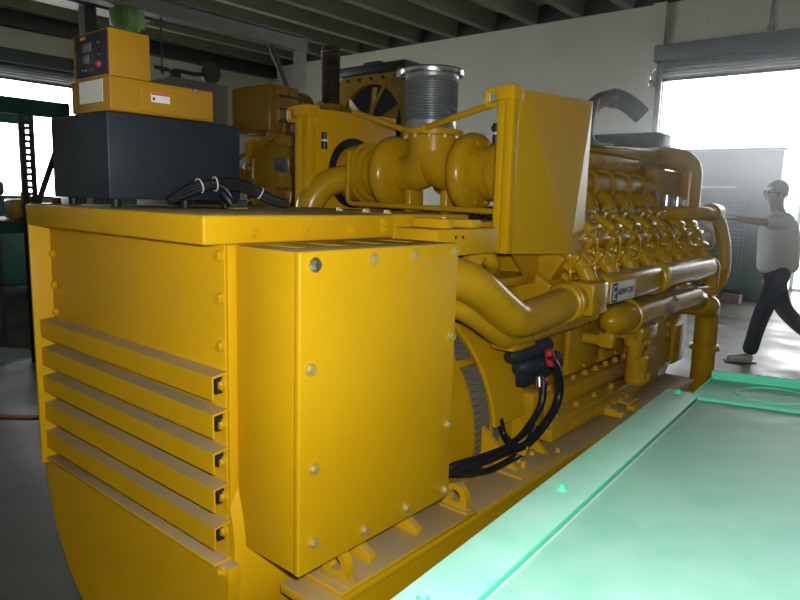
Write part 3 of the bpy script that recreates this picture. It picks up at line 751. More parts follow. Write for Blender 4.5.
# cable bundle on the hood
cb = thing('cable_bundle', 'black cable bundle with white ties on the yellow hood in front of the black box', 'cable', (-1.72, 1.3, ZH))
for k, dz in enumerate((0, .012, .022)):
    b = MB()
    b.tube(smooth_path([(-1.812, 1.07, ZH + .018 + dz * .3), (-1.802, 1.14, ZH + .045 + dz), (-1.785, 1.20, ZH + .068 + dz * .6), (-1.775, 1.27, ZH + .068 + dz), (-1.765, 1.33, ZH + .055 + dz), (-1.74, 1.40, ZH + .024 + dz * .8), (-1.72, 1.45, ZH + .013 + dz * .5)], 7), .0105, 10)
    b.build('cable', 'rubber', cb, 60)
b = MB(); b.tube(smooth_path([(-1.783, 1.20, ZH + .085), (-1.765, 1.245, ZH + .06), (-1.75, 1.265, ZH + .012)], 6), .010, 10); b.build('cable', 'rubber', cb, 60)
b = MB(); b.tube(smooth_path([(-1.75, 1.22, ZH + .05), (-1.735, 1.23, ZH + .03), (-1.73, 1.24, ZH + .012)], 6), .012, 10); b.build('cable', 'rubber', cb, 60)
for p, d, r in (((-1.792, 1.165, ZH + .070), (.1, 1, .3), .022), ((-1.784, 1.215, ZH + .077), (.2, 1, .1), .022), ((-1.752, 1.365, ZH + .052), (.3, .8, -.45), .020)):
    b = MB(); b.torus(p, d, r, .0022, 20, 6); b.build('zip_tie', 'zip', cb)
b = MB(); b.box(-1.745, -1.712, 1.235, 1.285, ZH + .001, ZH + .006, .001); b.build('cable_tag', 'orange', cb)

# ------------------------------------------------------------------ green enclosure in the foreground
ge = thing('generator_canopy', 'mint green sheet-metal enclosure top in the right foreground', 'enclosure', (.3, 1.3, 0))
LZ0 = .90
ge.location = (-.586, .692, 0); ORG[ge.name] = V((-.586, .692, 0))
X0 = -.586
def crown(b, x0, x1, y0, y1, z, sl, th, bev=.004):
    return b.prism([(x0, y0, z - th), (x1, y0, z - th), (x1, y0, z + (x1 - x0) * sl), (x0, y0, z)], (0, y1 - y0, 0), bev)
b = MB(); b.box(X0, X0 + .104, .25, 2.20, .12, LZ0, .004); b.box(X0 + .10, X0 + 1.40, .25, 2.20, .12, LZ0 - .03); b.build('canopy_body', 'green', ge)
b = MB(); crown(b, X0 + .107, X0 + 1.40, .25, 2.158, LZ0 - .008, .06, .03, .003); rp = b.build('roof_panel', 'green', ge)
b = MB(); b.tube([(X0 + .110, .26, LZ0 - .0076), (X0 + .110, 2.155, LZ0 - .0076)], .0018, 6); b.build('pale_edge_line', 'paper', rp)  # added pale strip standing in for the white line along the panel edge
b = MB(); crown(b, X0 + .09, X0 + 1.40, 2.162, 2.45, LZ0 - .001, .06, .05); b.box(X0 + .09, X0 + 1.40, 2.2, 2.45, .12, LZ0 - .03, .004); tp = b.build('tail_panel', 'green', ge)
b = MB(); crown(b, X0 + .085, X0 + 1.40, 2.440, 2.455, LZ0 + .028, .06, .10, .004); crown(b, X0 + .085, X0 + .091, 2.17, 2.45, LZ0 + .004, .06, .04, .002); b.build('upturned_lip', 'green', tp)
b = MB(); ra = V((-.06, 0, 1)).normalized(); rc0 = V((X0 + .295, 2.30, LZ0 - .001 + .205 * .06))
b.lathe([(.095, .0), (.097, .004), (.106, .004), (.109, .0)], rc0, ra, 48); b.build('stamped_ring', 'green', tp)
for x, y in ((X0 + .045, .72), (X0 + .045, 1.232), (X0 + .045, 2.16)):
    b = MB(); b.cyl((x, y, LZ0 - .002), (x, y, LZ0 + .003), .013, n=14); b.lathe([(.010, .003), (.010, .010), (.007, .013), (.0, .013)], (x, y, LZ0), (0, 0, 1), 6); b.build('bolt', 'green', ge)
b = MB(); b.box(X0 + .03, X0 + 1.36, .30, 2.42, .0, .12, .01); b.build('base_frame', 'teal', ge)
ge.rotation_euler = (0, 0, math.radians(3.12))

# ------------------------------------------------------------------ person walking by the far door
def skin_body(name, V_, E_, R_, m, parent, sub=2, root=0):
    me = bpy.data.meshes.new(name); c = V(parent_org(parent))
    me.from_pydata([tuple(V(p) - c) for p in V_], E_, [])
    o = bpy.data.objects.new(name, me); COL.objects.link(o); o.parent = parent; ORG[o.name] = c
    sk = o.modifiers.new('s', 'SKIN'); sk.use_smooth_shade = True
    for i, r in enumerate(R_):
        d = me.skin_vertices[0].data[i]; d.radius = r if isinstance(r, tuple) else (r, r); d.use_root = (i == root)
    sb = o.modifiers.new('u', 'SUBSURF'); sb.levels = sub; sb.render_levels = sub
    bpy.context.view_layer.update()
    ev = o.evaluated_get(bpy.context.evaluated_depsgraph_get())
    nm = bpy.data.meshes.new_from_object(ev); o.modifiers.clear(); o.data = nm; bpy.data.meshes.remove(me)
    for p in nm.polygons: p.use_smooth = True
    nm.materials.clear(); nm.materials.append(M[m]); return o
def parent_org(p): return ORG[p.name]
PX, PY = -1.27, 7.2
PR = thing('person', 'person in white shirt and dark jeans walking left past the open door, one arm out', 'person', (PX, PY, 0))
# walking towards -x in the picture plane: f = forward, s = sideways
f = V((-.80, -.60, 0)); s = V((.60, -.80, 0)); up = V((0, 0, 1))     # s points to the camera side
f = V((-.86, -.50, 0)).normalized(); s = V((0, 0, 1)).cross(f) * 1.0
def pt(a, l, z): return V((PX, PY, 0)) + f * a + s * l + up * z
hip, chest = .0, .04
# bare body: head, neck, forearms and hands (one continuous figure)
Vb = [pt(0, 0, .95), pt(.01, 0, 1.12), pt(.03, 0, 1.30), pt(.04, 0, 1.42), pt(.055, 0, 1.50), pt(.075, 0, 1.56), pt(.085, 0, 1.64), pt(.08, 0, 1.70),
      pt(.03, .17, 1.41), pt(.20, .24, 1.37), pt(.42, .24, 1.39), pt(.50, .24, 1.395),
      pt(.03, -.17, 1.41), pt(-.06, -.23, 1.16), pt(-.02, -.24, .92), pt(.0, -.245, .86),
      pt(0, .085, .90), pt(.12, .09, .52), pt(.20, .09, .12), 
      pt(0, -.085, .90), pt(-.10, -.09, .52), pt(-.42, -.09, .27)]
Eb = [(0, 1), (1, 2), (2, 3), (3, 4), (4, 5), (5, 6), (6, 7), (3, 8), (8, 9), (9, 10), (10, 11), (3, 12), (12, 13), (13, 14), (14, 15), (0, 16), (16, 17), (17, 18), (0, 19), (19, 20), (20, 21)]
Rb = [.08, .08, .08, .06, .052, .064, .088, .070, .04, .040, .032, .030, .04, .040, .032, .030, .07, .05, .035, .07, .05, .035]
body = skin_body('body', Vb, Eb, Rb, 'skin', PR)
# face details, ears
hc = pt(.085, 0, 1.63)
b = MB(); b.ball(hc + f * .088 + up * -.005, .018, (1, .7, 1.3), None, 10, 8); b.build('nose', 'skin', PR, 60)
for l in (-.084, .084):
    b = MB(); b.ball(hc + s * l, .025, (.7, .5, 1.2)); b.build('ear', 'skin', PR, 60)
b = MB(); b.ball(hc + f * .080 - up * .045, .016, (.6, 1.5, .5)); b.build('mouth', 'red', PR, 60)
for l in (-.032, .032):
    b = MB(); b.ball(hc + f * .077 + s * l + up * .022, .010); b.build('eye', 'ink', PR, 60)
b = MB()
for l in (-.032, .032): b.torus(hc + f * .092 + s * l + up * .02, f, .022, .003, 18, 6)
b.cyl(hc + f * .09 + s * .055 + up * .022, hc + s * .085 + up * .02, .003, n=6); b.cyl(hc + f * .09 - s * .055 + up * .022, hc - s * .085 + up * .02, .003, n=6)
gl = b.build('glasses', 'ink', PR, 60)
b = MB()
for l in (-.032, .032): b.cyl(hc + f * .091 + s * l + up * .02, hc + f * .093 + s * l + up * .02, .021, n=16)
b.build('lens', 'lens', gl)
# hair cap
b = MB(); b.ball(pt(.072, 0, 1.675), .098, (1.0, .93, .98)); 
bm = b.bm
for v in list(bm.verts):
    d = v.co - hc
    if d.dot(f) > .035 and d.z < .065 or d.z < -.045: bm.verts.remove(v)
b.build('hair', 'hair', PR, 60)
# hands: palm plus five fingers each
def hand(wrist, d, n, side):
    d = V(d).normalized(); n = V(n).normalized(); w = d.cross(n)
    vs = [V(wrist), V(wrist) + d * .05, V(wrist) + d * .088]; es = [(0, 1), (1, 2)]; rs = [(.022, .02), (.034, .017), (.034, .014)]
    fl = (.066, .076, .071, .055)
    for i in range(4):
        base = V(wrist) + d * .088 + w * (.027 - .018 * i)
        k = len(vs)
        vs += [base, base + d * fl[i] * .5 - n * .006, base + d * fl[i] * .8 - n * .022, base + d * fl[i] * .95 - n * .040]
        es += [(2, k), (k, k + 1), (k + 1, k + 2), (k + 2, k + 3)]; rs += [.009, .0085, .008, .007]
    k = len(vs); tb_ = V(wrist) + d * .03 + w * .026
    vs += [tb_, tb_ + d * .03 + w * .022, tb_ + d * .055 + w * .026 - n * .01]; es += [(1, k), (k, k + 1), (k + 1, k + 2)]; rs += [.012, .010, .008]
    return skin_body('hand', vs, es, rs, 'skin', PR, 1)
hand(pt(.49, .24, 1.395), f + up * .05, up, 1)
hand(pt(.0, -.245, .875), V((0, 0, -1)) + f * .12, -s, -1)
# shirt
Vs = [pt(-.005, 0, .86), pt(.0, 0, .98), pt(.01, 0, 1.16), pt(.03, 0, 1.32), pt(.04, 0, 1.41), pt(.05, 0, 1.48)]
Es = [(0, 1), (1, 2), (2, 3), (3, 4), (4, 5)]
Rs = [(.18, .20), (.18, .20), (.175, .20), (.165, .195), (.13, .155), (.075, .08)]
sh = skin_body('shirt', Vs, Es, Rs, 'shirt', PR)
for q in ((pt(.035, .08, 1.40), pt(.04, .17, 1.39), pt(.14, .225, 1.375), pt(.24, .245, 1.372)), (pt(.035, -.08, 1.40), pt(.02, -.17, 1.36), pt(-.03, -.22, 1.26), pt(-.055, -.235, 1.14))):
    skin_body('sleeve', list(q), [(0, 1), (1, 2), (2, 3)], [.085, .088, .075, .078], 'shirt', PR)
# jeans
Vj = [pt(-.005, 0, 1.02), pt(-.005, 0, .90), pt(.01, .088, .84), pt(.12, .09, .50), pt(.165, .09, .28), pt(.20, .09, .075), pt(-.01, -.088, .84), pt(-.13, -.09, .52), pt(-.30, -.09, .36), pt(-.47, -.09, .24)]
Ej = [(0, 1), (1, 2), (2, 3), (3, 4), (4, 5), (1, 6), (6, 7), (7, 8), (8, 9)]
Rj = [.14, .135, .108, .085, .076, .078, .108, .085, .078, .07]
skin_body('jeans', Vj, Ej, Rj, 'jeans', PR)
# shoes
def shoe(c, d, upv):
    d = V(d).normalized(); upv = V(upv).normalized(); w = d.cross(upv)
    vs = [V(c) - d * .07 + upv * .045, V(c) + upv * .05, V(c) + d * .09 + upv * .036, V(c) + d * .175 + upv * .030]
    o = skin_body('shoe', vs, [(0, 1), (1, 2), (2, 3)], [.042, .048, .042, .032], 'shoe', PR)
    b = MB(); R3 = Matrix((d, w, upv)).transposed()
    b.obox(V(c) + d * .055 + upv * .008, (.29, .085, .018), R3, .008, 3); b.build('shoe_sole', 'sole', o)
shoe(pt(.22, .09, .0), f, up)
shoe(pt(-.52, -.09, .20), (f * .55 - up * .8), (f * .8 + up * .55))

# ------------------------------------------------------------------ far end: green container, planks, gate
ct = thing('green_container', 'dark green machine container with grey vent standing in the far doorway behind the person', 'container', (-2.85, 11.9, 0))
b = MB(); b.box(-3.62, -2.13, 11.62, 12.35, .12, 2.40, .02); b.build('container_body', 'teal', ct)
b = MB()
for k in range(16): b.box(-3.45, -2.62, 11.585, 11.62, .62 + k * .062, .66 + k * .062, .004)
b.box(-3.5, -2.57, 11.60, 11.625, .55, 1.62); b.build('radiator_vent', 'graymetal', ct)
b = MB(); b.box(-3.28, -2.75, 11.56, 11.60, 1.80, 1.835, .006); b.build('light_bar', 'whitepaint', ct)
b = MB(); b.box(-3.66, -2.10, 11.60, 12.37, 2.40, 2.44, .008); b.build('container_roof', 'teal', ct)
for y in (11.66, 12.2):
    b = MB(); b.box(-3.58, -2.2, y, y + .12, 0, .12); b.build('skid_runner', 'darkbeam', ct)
b = MB(); b.box(-3.75, -2.86, 11.25, 11.45, 0.0, .10, .004); tag(b.build('plank', 'plank'), 'pale plank on the floor in front of the dark green container', 'plank')
b = MB(); b.box(-2.80, -2.45, 11.2, 11.42, 0.0, .14, .006); tag(b.build('timber_block', 'wood'), 'brown timber block beside the pale plank on the floor', 'timber')
gt = thing('gate', 'white slatted gate at the right side of the far doorway', 'gate', (-1.75, 12.8, -.02))
b = MB(); b.box(-2.06, -2.0, 12.85, 12.9, -.02, 2.16); b.box(-1.3, -1.24, 12.85, 12.9, -.02, 2.16); b.box(-2.06, -1.24, 12.85, 12.9, 2.10, 2.16); b.box(-2.06, -1.24, 12.85, 12.9, .1, .16); b.build('gate_frame', 'whitepaint', gt)
for k in range(5):
    x = -1.90 + k * .125; b = MB(); b.box(x, x + .05, 12.86, 12.885, .15, 2.11); b.build('gate_slat', 'whitepaint', gt)

# pale green machine with bent exhaust beyond the engine
gm = thing('green_generator', 'green machine beyond the big engine with a bent rusty exhaust pipe and grey hose', 'generator', (-2.75, 6.5, 0))
b = MB(); b.box(-3.2, -2.05, 5.95, 6.25, 1.98, 2.14, .05, 4); b.box(-3.2, -2.35, 6.0, 6.25, .25, 2.0, .03); b.build('machine_hood', 'teal', gm)
b = MB(); b.box(-3.25, -2.0, 5.8, 6.4, .0, .25, .02); b.build('machine_base', 'darkbeam', gm)
ex = [(-2.72, 5.86, 1.7), (-2.72, 5.86, 2.26), (-2.65, 5.92, 2.42), (-2.56, 5.99, 2.465)]
b = MB(); b.tube(smooth_path(ex, 8), .072, 18); exo = b.build('exhaust_pipe', 'rust', gm, 50)
b = MB(); b.tube(smooth_path([(-2.565, 5.985, 2.462), (-2.49, 6.04, 2.45), (-2.40, 6.10, 2.39), (-2.32, 6.16, 2.31)], 8), .082, 18); b.build('exhaust_hose', 'hose', exo, 50)
for p in ((-2.55, 6.0, 2.460), (-2.52, 6.02, 2.456)):
    b = MB(); b.torus(p, (.8, .5, -.2), .084, .009, 22, 6); b.build('hose_clamp', 'steel', exo)
b = MB(); b.tube(smooth_path([(-2.60, 5.85, 2.44), (-2.62, 5.83, 2.3), (-2.63, 5.83, 2.12), (-2.58, 5.86, 2.05), (-2.45, 5.9, 2.03)], 8), .008, 8); b.build('wire_lead', 'zip', gm)

# ------------------------------------------------------------------ second engine in the back left
E2 = thing('engine_set', 'second yellow engine set further back, left of the big one, with brown bellows and fan', 'engine', (-4.75, 4.6, 0))
b = MB(); b.box(-5.35, -4.35, 3.7, 5.3, .0, .28, .01); b.build('skid_base', 'engine', E2)
b = MB(); b.box(-5.15, -4.50, 3.85, 5.1, .28, 1.35, .04); b.build('engine_block', 'engine', E2)
b = MB(); b.box(-5.16, -4.62, 3.70, 4.04, 2.04, 2.44, .025, 3); 
fb = b.build('air_filter_box', 'orange', E2)
for y in (3.78, 3.93):
    b = MB(); b.box(-4.622, -4.605, y - .02, y + .02, 2.06, 2.43, .004); b.build('filter_strap', 'orange', fb)
for z in (2.13, 2.24, 2.35):
    b = MB(); b.box(-4.622, -4.59, 3.80, 4.0, z - .008, z + .008, .003); b.build('filter_latch', 'darkbeam', fb)
b = MB(); b.lathe([(.0, .0), (.12, .0), (.17, .03), (.185, .08), (.185, .2)], (-4.80, 4.03, 2.25), (0, 1, 0), 26); b.build('filter_end', 'orange', fb)
b = MB(); b.tube([(-4.75, 4.2, 2.24), (-4.72, 4.38, 2.24)], .10, 18); b.build('rubber_hose', 'rubber', E2)
b = MB()
b.lathe([(.05, -.06), (.13, -.04), (.17, .0), (.13, .04), (.05, .06)], (-4.70, 4.42, 2.24), (0, 1, 0), 28)
b.lathe([(.05, -.06), (.12, -.04), (.16, .0), (.12, .04), (.05, .06)], (-4.66, 4.56, 2.22), (0, 1, 0), 28)
b.box(-4.78, -4.52, 4.38, 4.62, 2.0, 2.2, .03); b.build('turbocharger', 'engine', E2)
b = MB(); prof = [(.075, 2.32)]
for k in range(18):
    h = 2.36 + k * .028; prof += [(.080, h), (.090, h + .010), (.090, h + .018), (.080, h + .028)]
prof += [(.07, 2.87)]
b.lathe(prof, (-4.62, 4.42, 0), (0, 0, 1), 24); b.build('brown_bellows', 'brownsteel', E2, 25)
b = MB(); b.lathe([(.07, 2.30), (.12, 2.30), (.12, 2.34), (.07, 2.34)], (-4.62, 4.42, 0), (0, 0, 1), 20); b.lathe([(.10, 2.22), (.10, 2.31)], (-4.62, 4.42, 0), (0, 0, 1), 20); b.build('bellows_flange', 'engine', E2)
# clutter on the side of the block
rs = random.Random(3)
for k in range(6):
    y = 3.92 + k * .2
    b = MB(); b.box(-4.62, -4.40, y - .08, y + .08, 1.35, 1.52, .02); b.obox((-4.52, y, 1.58), (.18, .14, .10), Euler((0, .4, 0)), .02, 3); b.cyl((-4.40, y, 1.43), (-4.36, y, 1.43), .03, n=12); b.build('cylinder_head', 'engine', E2)
    b = MB(); b.tube(smooth_path([(-4.45, y + .03, 1.5), (-4.36, y + .04, 1.62), (-4.40, y + .02, 1.78), (-4.5, y, 1.85)], 5), .03, 10); b.build('fuel_line', 'engine', E2)
b = MB(); b.tube([(-4.42, 3.8, 1.86), (-4.42, 4.9, 1.86)], .07, 16); b.box(-4.62, -4.40, 3.75, 4.9, 1.9, 2.0, .02); b.box(-4.50, -4.35, 3.85, 4.0, 1.55, 1.75, .02); b.box(-4.9, -4.45, 3.76, 3.86, 1.25, 1.95, .02); b.cyl((-4.45, 3.74, 1.62), (-4.45, 3.6, 1.62), .08, n=18)
b.box(-5.34, -4.72, 4.0, 4.9, 1.35, 2.04, .03); b.build('intake_manifold', 'engine', E2)
for k, (x, y, z) in enumerate(((-4.44, 3.69, 1.75), (-4.44, 3.72, 1.48), (-4.36, 4.12, 1.66))):
    b = MB(); b.box(x - .05, x + .05, y - .04, y + .04, z - .06, z + .06, .012); b.cyl((x, y - .04, z), (x, y - .06, z), .03, n=12); b.build('filter_bowl', 'orange' if k else 'meter', E2)
for k in range(46):      # pipes, fittings and covers crowding the near end
    x = rs.uniform(-5.30, -4.48); z = rs.uniform(1.30, 2.02); y = rs.uniform(3.76, 3.98)
    b = MB(); q = rs.random()
    if q < .4:
        b.tube(smooth_path([(x, y + .1, z), (x + rs.uniform(-.1, .1), y - .02, z + .03), (x + rs.uniform(-.15, .15), y - .03, z + rs.uniform(-.25, .25)), (x + rs.uniform(-.2, .2), y + .1, z + rs.uniform(-.3, .3))], 5), rs.uniform(.012, .032), 10); nm = 'pipe_run'
    elif q < .7:
        b.box(x - rs.uniform(.03, .07), x + rs.uniform(.03, .07), y, 4.02, z - rs.uniform(.03, .09), z + rs.uniform(.03, .09), .012); nm = 'cover_plate'
    else:
        r = rs.uniform(.025, .06); b.cyl((x, y - .02, z), (x, 4.02, z), r, n=16); b.cyl((x, y - .04, z), (x, y - .02, z), r * .6, n=12); nm = 'end_fitting'
    b.build(nm, rs.choice(['engine', 'engine', 'orange', 'yellow']), E2)
# radiator with fan
rd = MB()
RX0, RX1, RY, RZ0, RZ1 = -5.08, -4.22, 5.0, 1.2, 2.72
rc = V(((RX0 + RX1) / 2, RY, 2.20)); 
rd.box(RX0, RX1, RY + .06, RY + .30, .28, RZ1, .01); rad = rd.build('radiator', 'dark', E2)
b = MB()      # shroud plate with round mouth
n = 40; bm = b.bm; outer = []; inner = []
for k in range(n):
    a = 2 * PI * k / n; c_, s_ = math.cos(a), math.sin(a); m_ = max(abs(c_) / .46, abs(s_) / .51)
    outer.append(bm.verts.new((rc.x + c_ / m_, RY, rc.z + s_ / m_))); inner.append(bm.verts.new((rc.x + c_ * .42, RY, rc.z + s_ * .42)))
back = [bm.verts.new(v.co + V((0, .06, 0))) for v in inner]; outb = [bm.verts.new(v.co + V((0, .06, 0))) for v in outer]
for k in range(n):
    j = (k + 1) % n; bm.faces.new((outer[k], outer[j], inner[j], inner[k])); bm.faces.new((inner[k], inner[j], back[j], back[k])); bm.faces.new((outer[j], outer[k], outb[k], outb[j]))
b.build('fan_shroud', 'engine', rad)
b = MB(); b.cyl(rc + V((0, -.06, 0)), rc + V((0, .03, 0)), .08, n=18); fan = b.build('fan_hub', 'engine', rad)
for k in range(6):
    a = 2 * PI * k / 6 + .35; d = V((math.cos(a), 0, math.sin(a))); t = V((-math.sin(a), .5, math.cos(a))).normalized()
    b = MB(); p0 = rc + d * .07; p1 = rc + d * .39
    b.prism([p0 - t * .04, p0 + t * .04, p1 + t * .09, p1 - t * .07], V((0, .008, 0))); b.build('fan_blade', 'engine', fan)
b = MB(); b.cyl((rc.x - .13, RY - .03, rc.z - .1), (rc.x + .24, RY - .03, rc.z + .42), .018, n=10); b.build('guard_strut', 'engine', rad)
b = MB(); b.box(RX0 - .02, RX1 + .03, RY - .02, RY + .32, RZ1, RZ1 + .09, .015); b.box(RX0 + .28, RX0 + .5, RY + .05, RY + .12, RZ1 + .09, RZ1 + .13, .01); b.build('radiator_tank', 'black', rad)
b = MB()
for k in range(5): b.bolt((RX0 + .12 + .16 * k, RY - .001, RZ1 - .05), (0, -1, 0), .015, .02)
b.build('shroud_bolts', 'black', rad)

# clutter behind the amber box: grey cabinet and hook block
b = MB(); b.box(-6.1, -5.40, 3.26, 3.84, 0, 2.50, .02); 
gcab = b.build('grey_cabinet', 'gray'); tag(gcab, 'grey metal cabinet just right of the amber box, in the back left', 'cabinet')
hk = thing('hook_block', 'dark round chain hook block lying on top of the grey cabinet', 'hoist', (-5.5, 3.6, 2.5))
b = MB(); b.cyl((-5.47, 3.70, 2.590), (-5.42, 3.667, 2.590), .089, n=28); b.cyl((-5.49, 3.713, 2.590), (-5.40, 3.654, 2.590), .03, n=14); b.build('pulley_wheel', 'darkbeam', hk)
b = MB(); b.tube(smooth_path([(-5.44, 3.62, 2.575), (-5.45, 3.5, 2.56), (-5.46, 3.38, 2.565), (-5.47, 3.30, 2.56)], 5), .018, 10); b.box(-5.50, -5.42, 3.27, 3.36, 2.5005, 2.56, .01); b.build('hook_shank', 'darkbeam', hk)
b = MB(); b.torus((-5.46, 3.20, 2.56), (.1, .1, 1), .07, .010, 24, 8); b.build('hook_ring', 'darkbeam', hk)

# ------------------------------------------------------------------ runway beam, hoist, chain
jc = thing('runway_crane', 'steel runway beam under the ceiling on a braced post, upper left', 'crane', (-7.0, 6.2, 0))
b = MB(); b.box(-7.09, -6.91, 0.5, 6.25, 3.40, 3.415); b.box(-7.09, -6.91, 0.5, 6.25, 3.575, 3.59); b.box(-7.006, -6.994, .5, 6.25, 3.41, 3.58); b.build('beam', 'beam', jc)
b = MB(); b.box(-7.06, -6.94, 6.07, 6.19, 0, 3.40); b.build('post', 'beam', jc)
b = MB(); b.cyl((-7.0, 5.62, 3.40), (-7.0, 6.08, 2.6), .035, n=10); b.build('brace', 'darkbeam', jc)
b = MB(); b.box(-7.13, -6.87, 6.0, 6.26, 0, .015); b.build('base_plate', 'beam', jc)
ch = thing('chain_hoist', 'green chain hoist hanging from the runway beam above the control box', 'hoist', (-7.0, 3.70, 3.2))
b = MB(); b.lathe([(0, -.10), (.13, -.10), (.16, -.06), (.16, .06), (.13, .10), (0, .10)], (-7.0, 3.70, 3.28), (0, 1, 0), 24); b.obox((-7.0, 3.60, 3.30), (.14, .12, .18), None, .02); b.obox((-7.0, 3.82, 3.30), (.14, .12, .18), None, .02); b.build('hoist_body', 'hoist', ch)
b = MB(); b.box(-7.05, -6.95, 3.62, 3.80, 3.36, 3.399, .006); b.build('hanger_plate', 'darkbeam', ch)
b = MB(); b.cyl((-7.0, 3.72, 3.15), (-7.0, 3.72, 2.7), .016, n=8); b.build('load_chain', 'darkbeam', ch)
b = MB(); b.tube([(-7.0, 4.10, 3.399), (-7.0, 4.10, 2.88)], .010, 8); b.torus((-7.0, 4.10, 2.84), (.7, .7, 0), .04, .01, 16, 6); tag(b.build('hanging_chain', 'darkbeam'), 'thin dark chain hanging from the runway beam behind the control box', 'chain')
b = MB(); b.box(-8.28, -8.12, 3.78, 3.92, 0, ZC); 
for z in (3.62,): b.box(-8.35, -8.05, 2.6, 4.6, z, z + .12)
struct(b.build('trim_2', 'darkbeam'))
b = MB(); b.box(XL, XL + .25, YF, YB, ZC - .32, ZC, .01); struct(b.build('trim_3', 'darkbeam'))

# ------------------------------------------------------------------ left edge: rack and junk
rk = thing('storage_rack', 'tall steel storage rack with a perforated upright against the bright left doorway', 'rack', (-6.3, 1.6, 0))
def upright(x, y):
    b = MB()
    b.box(x - .004, x + .004, y - .055, y - .014, 0, 2.2); b.box(x - .004, x + .004, y + .014, y + .055, 0, 2.2)
    z = .03
    while z < 2.2:
        b.box(x - .004, x + .004, y - .016, y + .016, z, z + .026); z += .054
    b.box(x - .03, x, y - .059, y - .053, 0, 2.2)
    return b.build('rack_upright', 'darkbeam', rk)
upright(-6.0, 2.27); upright(-6.9, 2.27); upright(-6.0, -.3); upright(-6.9, -.3)
for x in (-6.0, -6.9):
    b = MB(); b.box(x - .03, x + .02, -.35, 2.62, 2.10, 2.225, .006); b.box(x + .02, x + .04, -.35, 2.62, 2.088, 2.103); b.build('rack_beam', 'teal', rk)
    b = MB(); b.box(x - .03, x + .02, -.35, 2.32, 1.12, 1.21, .006); b.build('rack_beam', 'teal', rk)
b = MB(); b.box(-6.95, -5.98, -.3, 2.3, 1.20, 1.225); b.build('shelf_board', 'darkbeam', rk)
b = MB(); b.cyl((-6.0, 2.30, 1.3), (-6.05, 2.62, 2.1), .025, n=8); b.build('rack_brace', 'darkbeam', rk)
b = MB(); b.ball((-6.2, 1.84, 1.40), .2, (1, .8, .95), None, 20, 14); b.ball((-6.25, 1.97, 1.36), .14, (1, .9, 1), None, 16, 10)
for v in b.bm.verts: v.co += V((rs.uniform(-1, 1), rs.uniform(-1, 1), rs.uniform(-1, 1))) * .012; v.co.z = max(v.co.z, 1.226)
tag(b.build('tarp_bundle', 'tarp'), 'grey tarp bundle on the rack shelf at the left edge', 'tarp')
def gearbox(y, sc, nm, lab):
    t = thing(nm, lab, 'engine part', (-6.32, y, 1.226))
    b = MB(); b.box(-6.42, -6.20, y - .11 * sc, y + .11 * sc, 1.227, 1.227 + .17 * sc, .02, 3); b.cyl((-6.20, y, 1.32), (-6.14, y, 1.32), .06 * sc, n=20); b.cyl((-6.30, y + .03, 1.227 + .15 * sc), (-6.30, y + .03, 1.24 + .22 * sc), .04, n=14); b.build('case', 'engine', t)
    b = MB(); b.cyl((-6.14, y, 1.32), (-6.09, y, 1.32), .025, n=12); b.build('shaft', 'darkbeam', t)
gearbox(2.31, 1.0, 'gearbox', 'dull yellow gear case on the rack shelf beside the perforated upright')
gearbox(2.57, .8, 'pump', 'smaller dull yellow pump on the rack, right of the perforated upright') 
b = MB(); b.box(-6.9, -5.98, 2.32, 2.7, 1.20, 1.225); b.build('shelf_end', 'darkbeam', rk)
mc = thing('black_machine', 'black machine cabinet standing under the rack shelf at the left edge', 'machine', (-6.45, 1.2, 0))
b = MB(); b.box(-6.85, -6.05, .0, 1.85, .0, 1.0, .02); b.build('cabinet_body', 'dark', mc)
b = MB(); b.cyl((-6.05, 1.5, .6), (-6.0, 1.5, .6), .16, n=24); b.build('fan_cover', 'black', mc)
b = MB(); b.tube(smooth_path([(-6.04, 1.6, .9), (-5.97, 1.65, .7), (-5.99, 1.7, .45), (-6.04, 1.72, .3)], 5), .02, 8); b.build('hose', 'rubber', mc)
b = MB(); bm = b.bm
pts = [(-6.6, 1.95), (-6.2, 1.92), (-6.12, 2.1), (-6.15, 2.32), (-6.5, 2.36), (-6.75, 2.2)]
b.prism([(x, y, .001) for x, y in pts], (0, 0, .004)); tag(b.build('paper_sheet', 'sheet'), 'pale blue sheet lying on the dark floor at the left edge', 'sheet')
b = MB(); b.tube(smooth_path([(-5.6, .6, .009), (-5.0, 1.2, .009), (-4.62, 1.52, .009), (-4.45, 1.70, .009), (-4.1, 2.1, .009), (-3.9, 2.6, .009)], 8), .008, 8); tag(b.build('extension_cord', 'cord'), 'orange extension cord on the dark floor left of the generator', 'cord')
for k, (y0, lab) in enumerate(((0.9, 'added dark machine blocking low light from the left doorway, nearer one'), (4.3, 'added dark machine blocking low light from the left doorway, further one'))):  # machines added to keep the left doorway's low light off the floor
    t = thing('light_block_machine', lab, 'machine', (-10.4, y0 + 1.6, 0), 'machines added to block left doorway light')
    b = MB(); b.box(-11.0, -9.9, y0, y0 + 3.2, .15, 1.38, .04); b.build('machine_body', 'teal', t)
    b = MB(); b.box(-10.8, -10.1, y0 + .4, y0 + 2.6, 1.38, 1.58, .05); b.cyl((-10.4, y0 + .8, 1.5), (-10.4, y0 + .8, 1.68), .12, n=18); b.build('machine_top', 'darkbeam', t)
    b = MB(); b.box(-11.05, -9.85, y0 - .05, y0 + 3.25, 0, .15, .01); b.build('machine_skid', 'darkbeam', t)
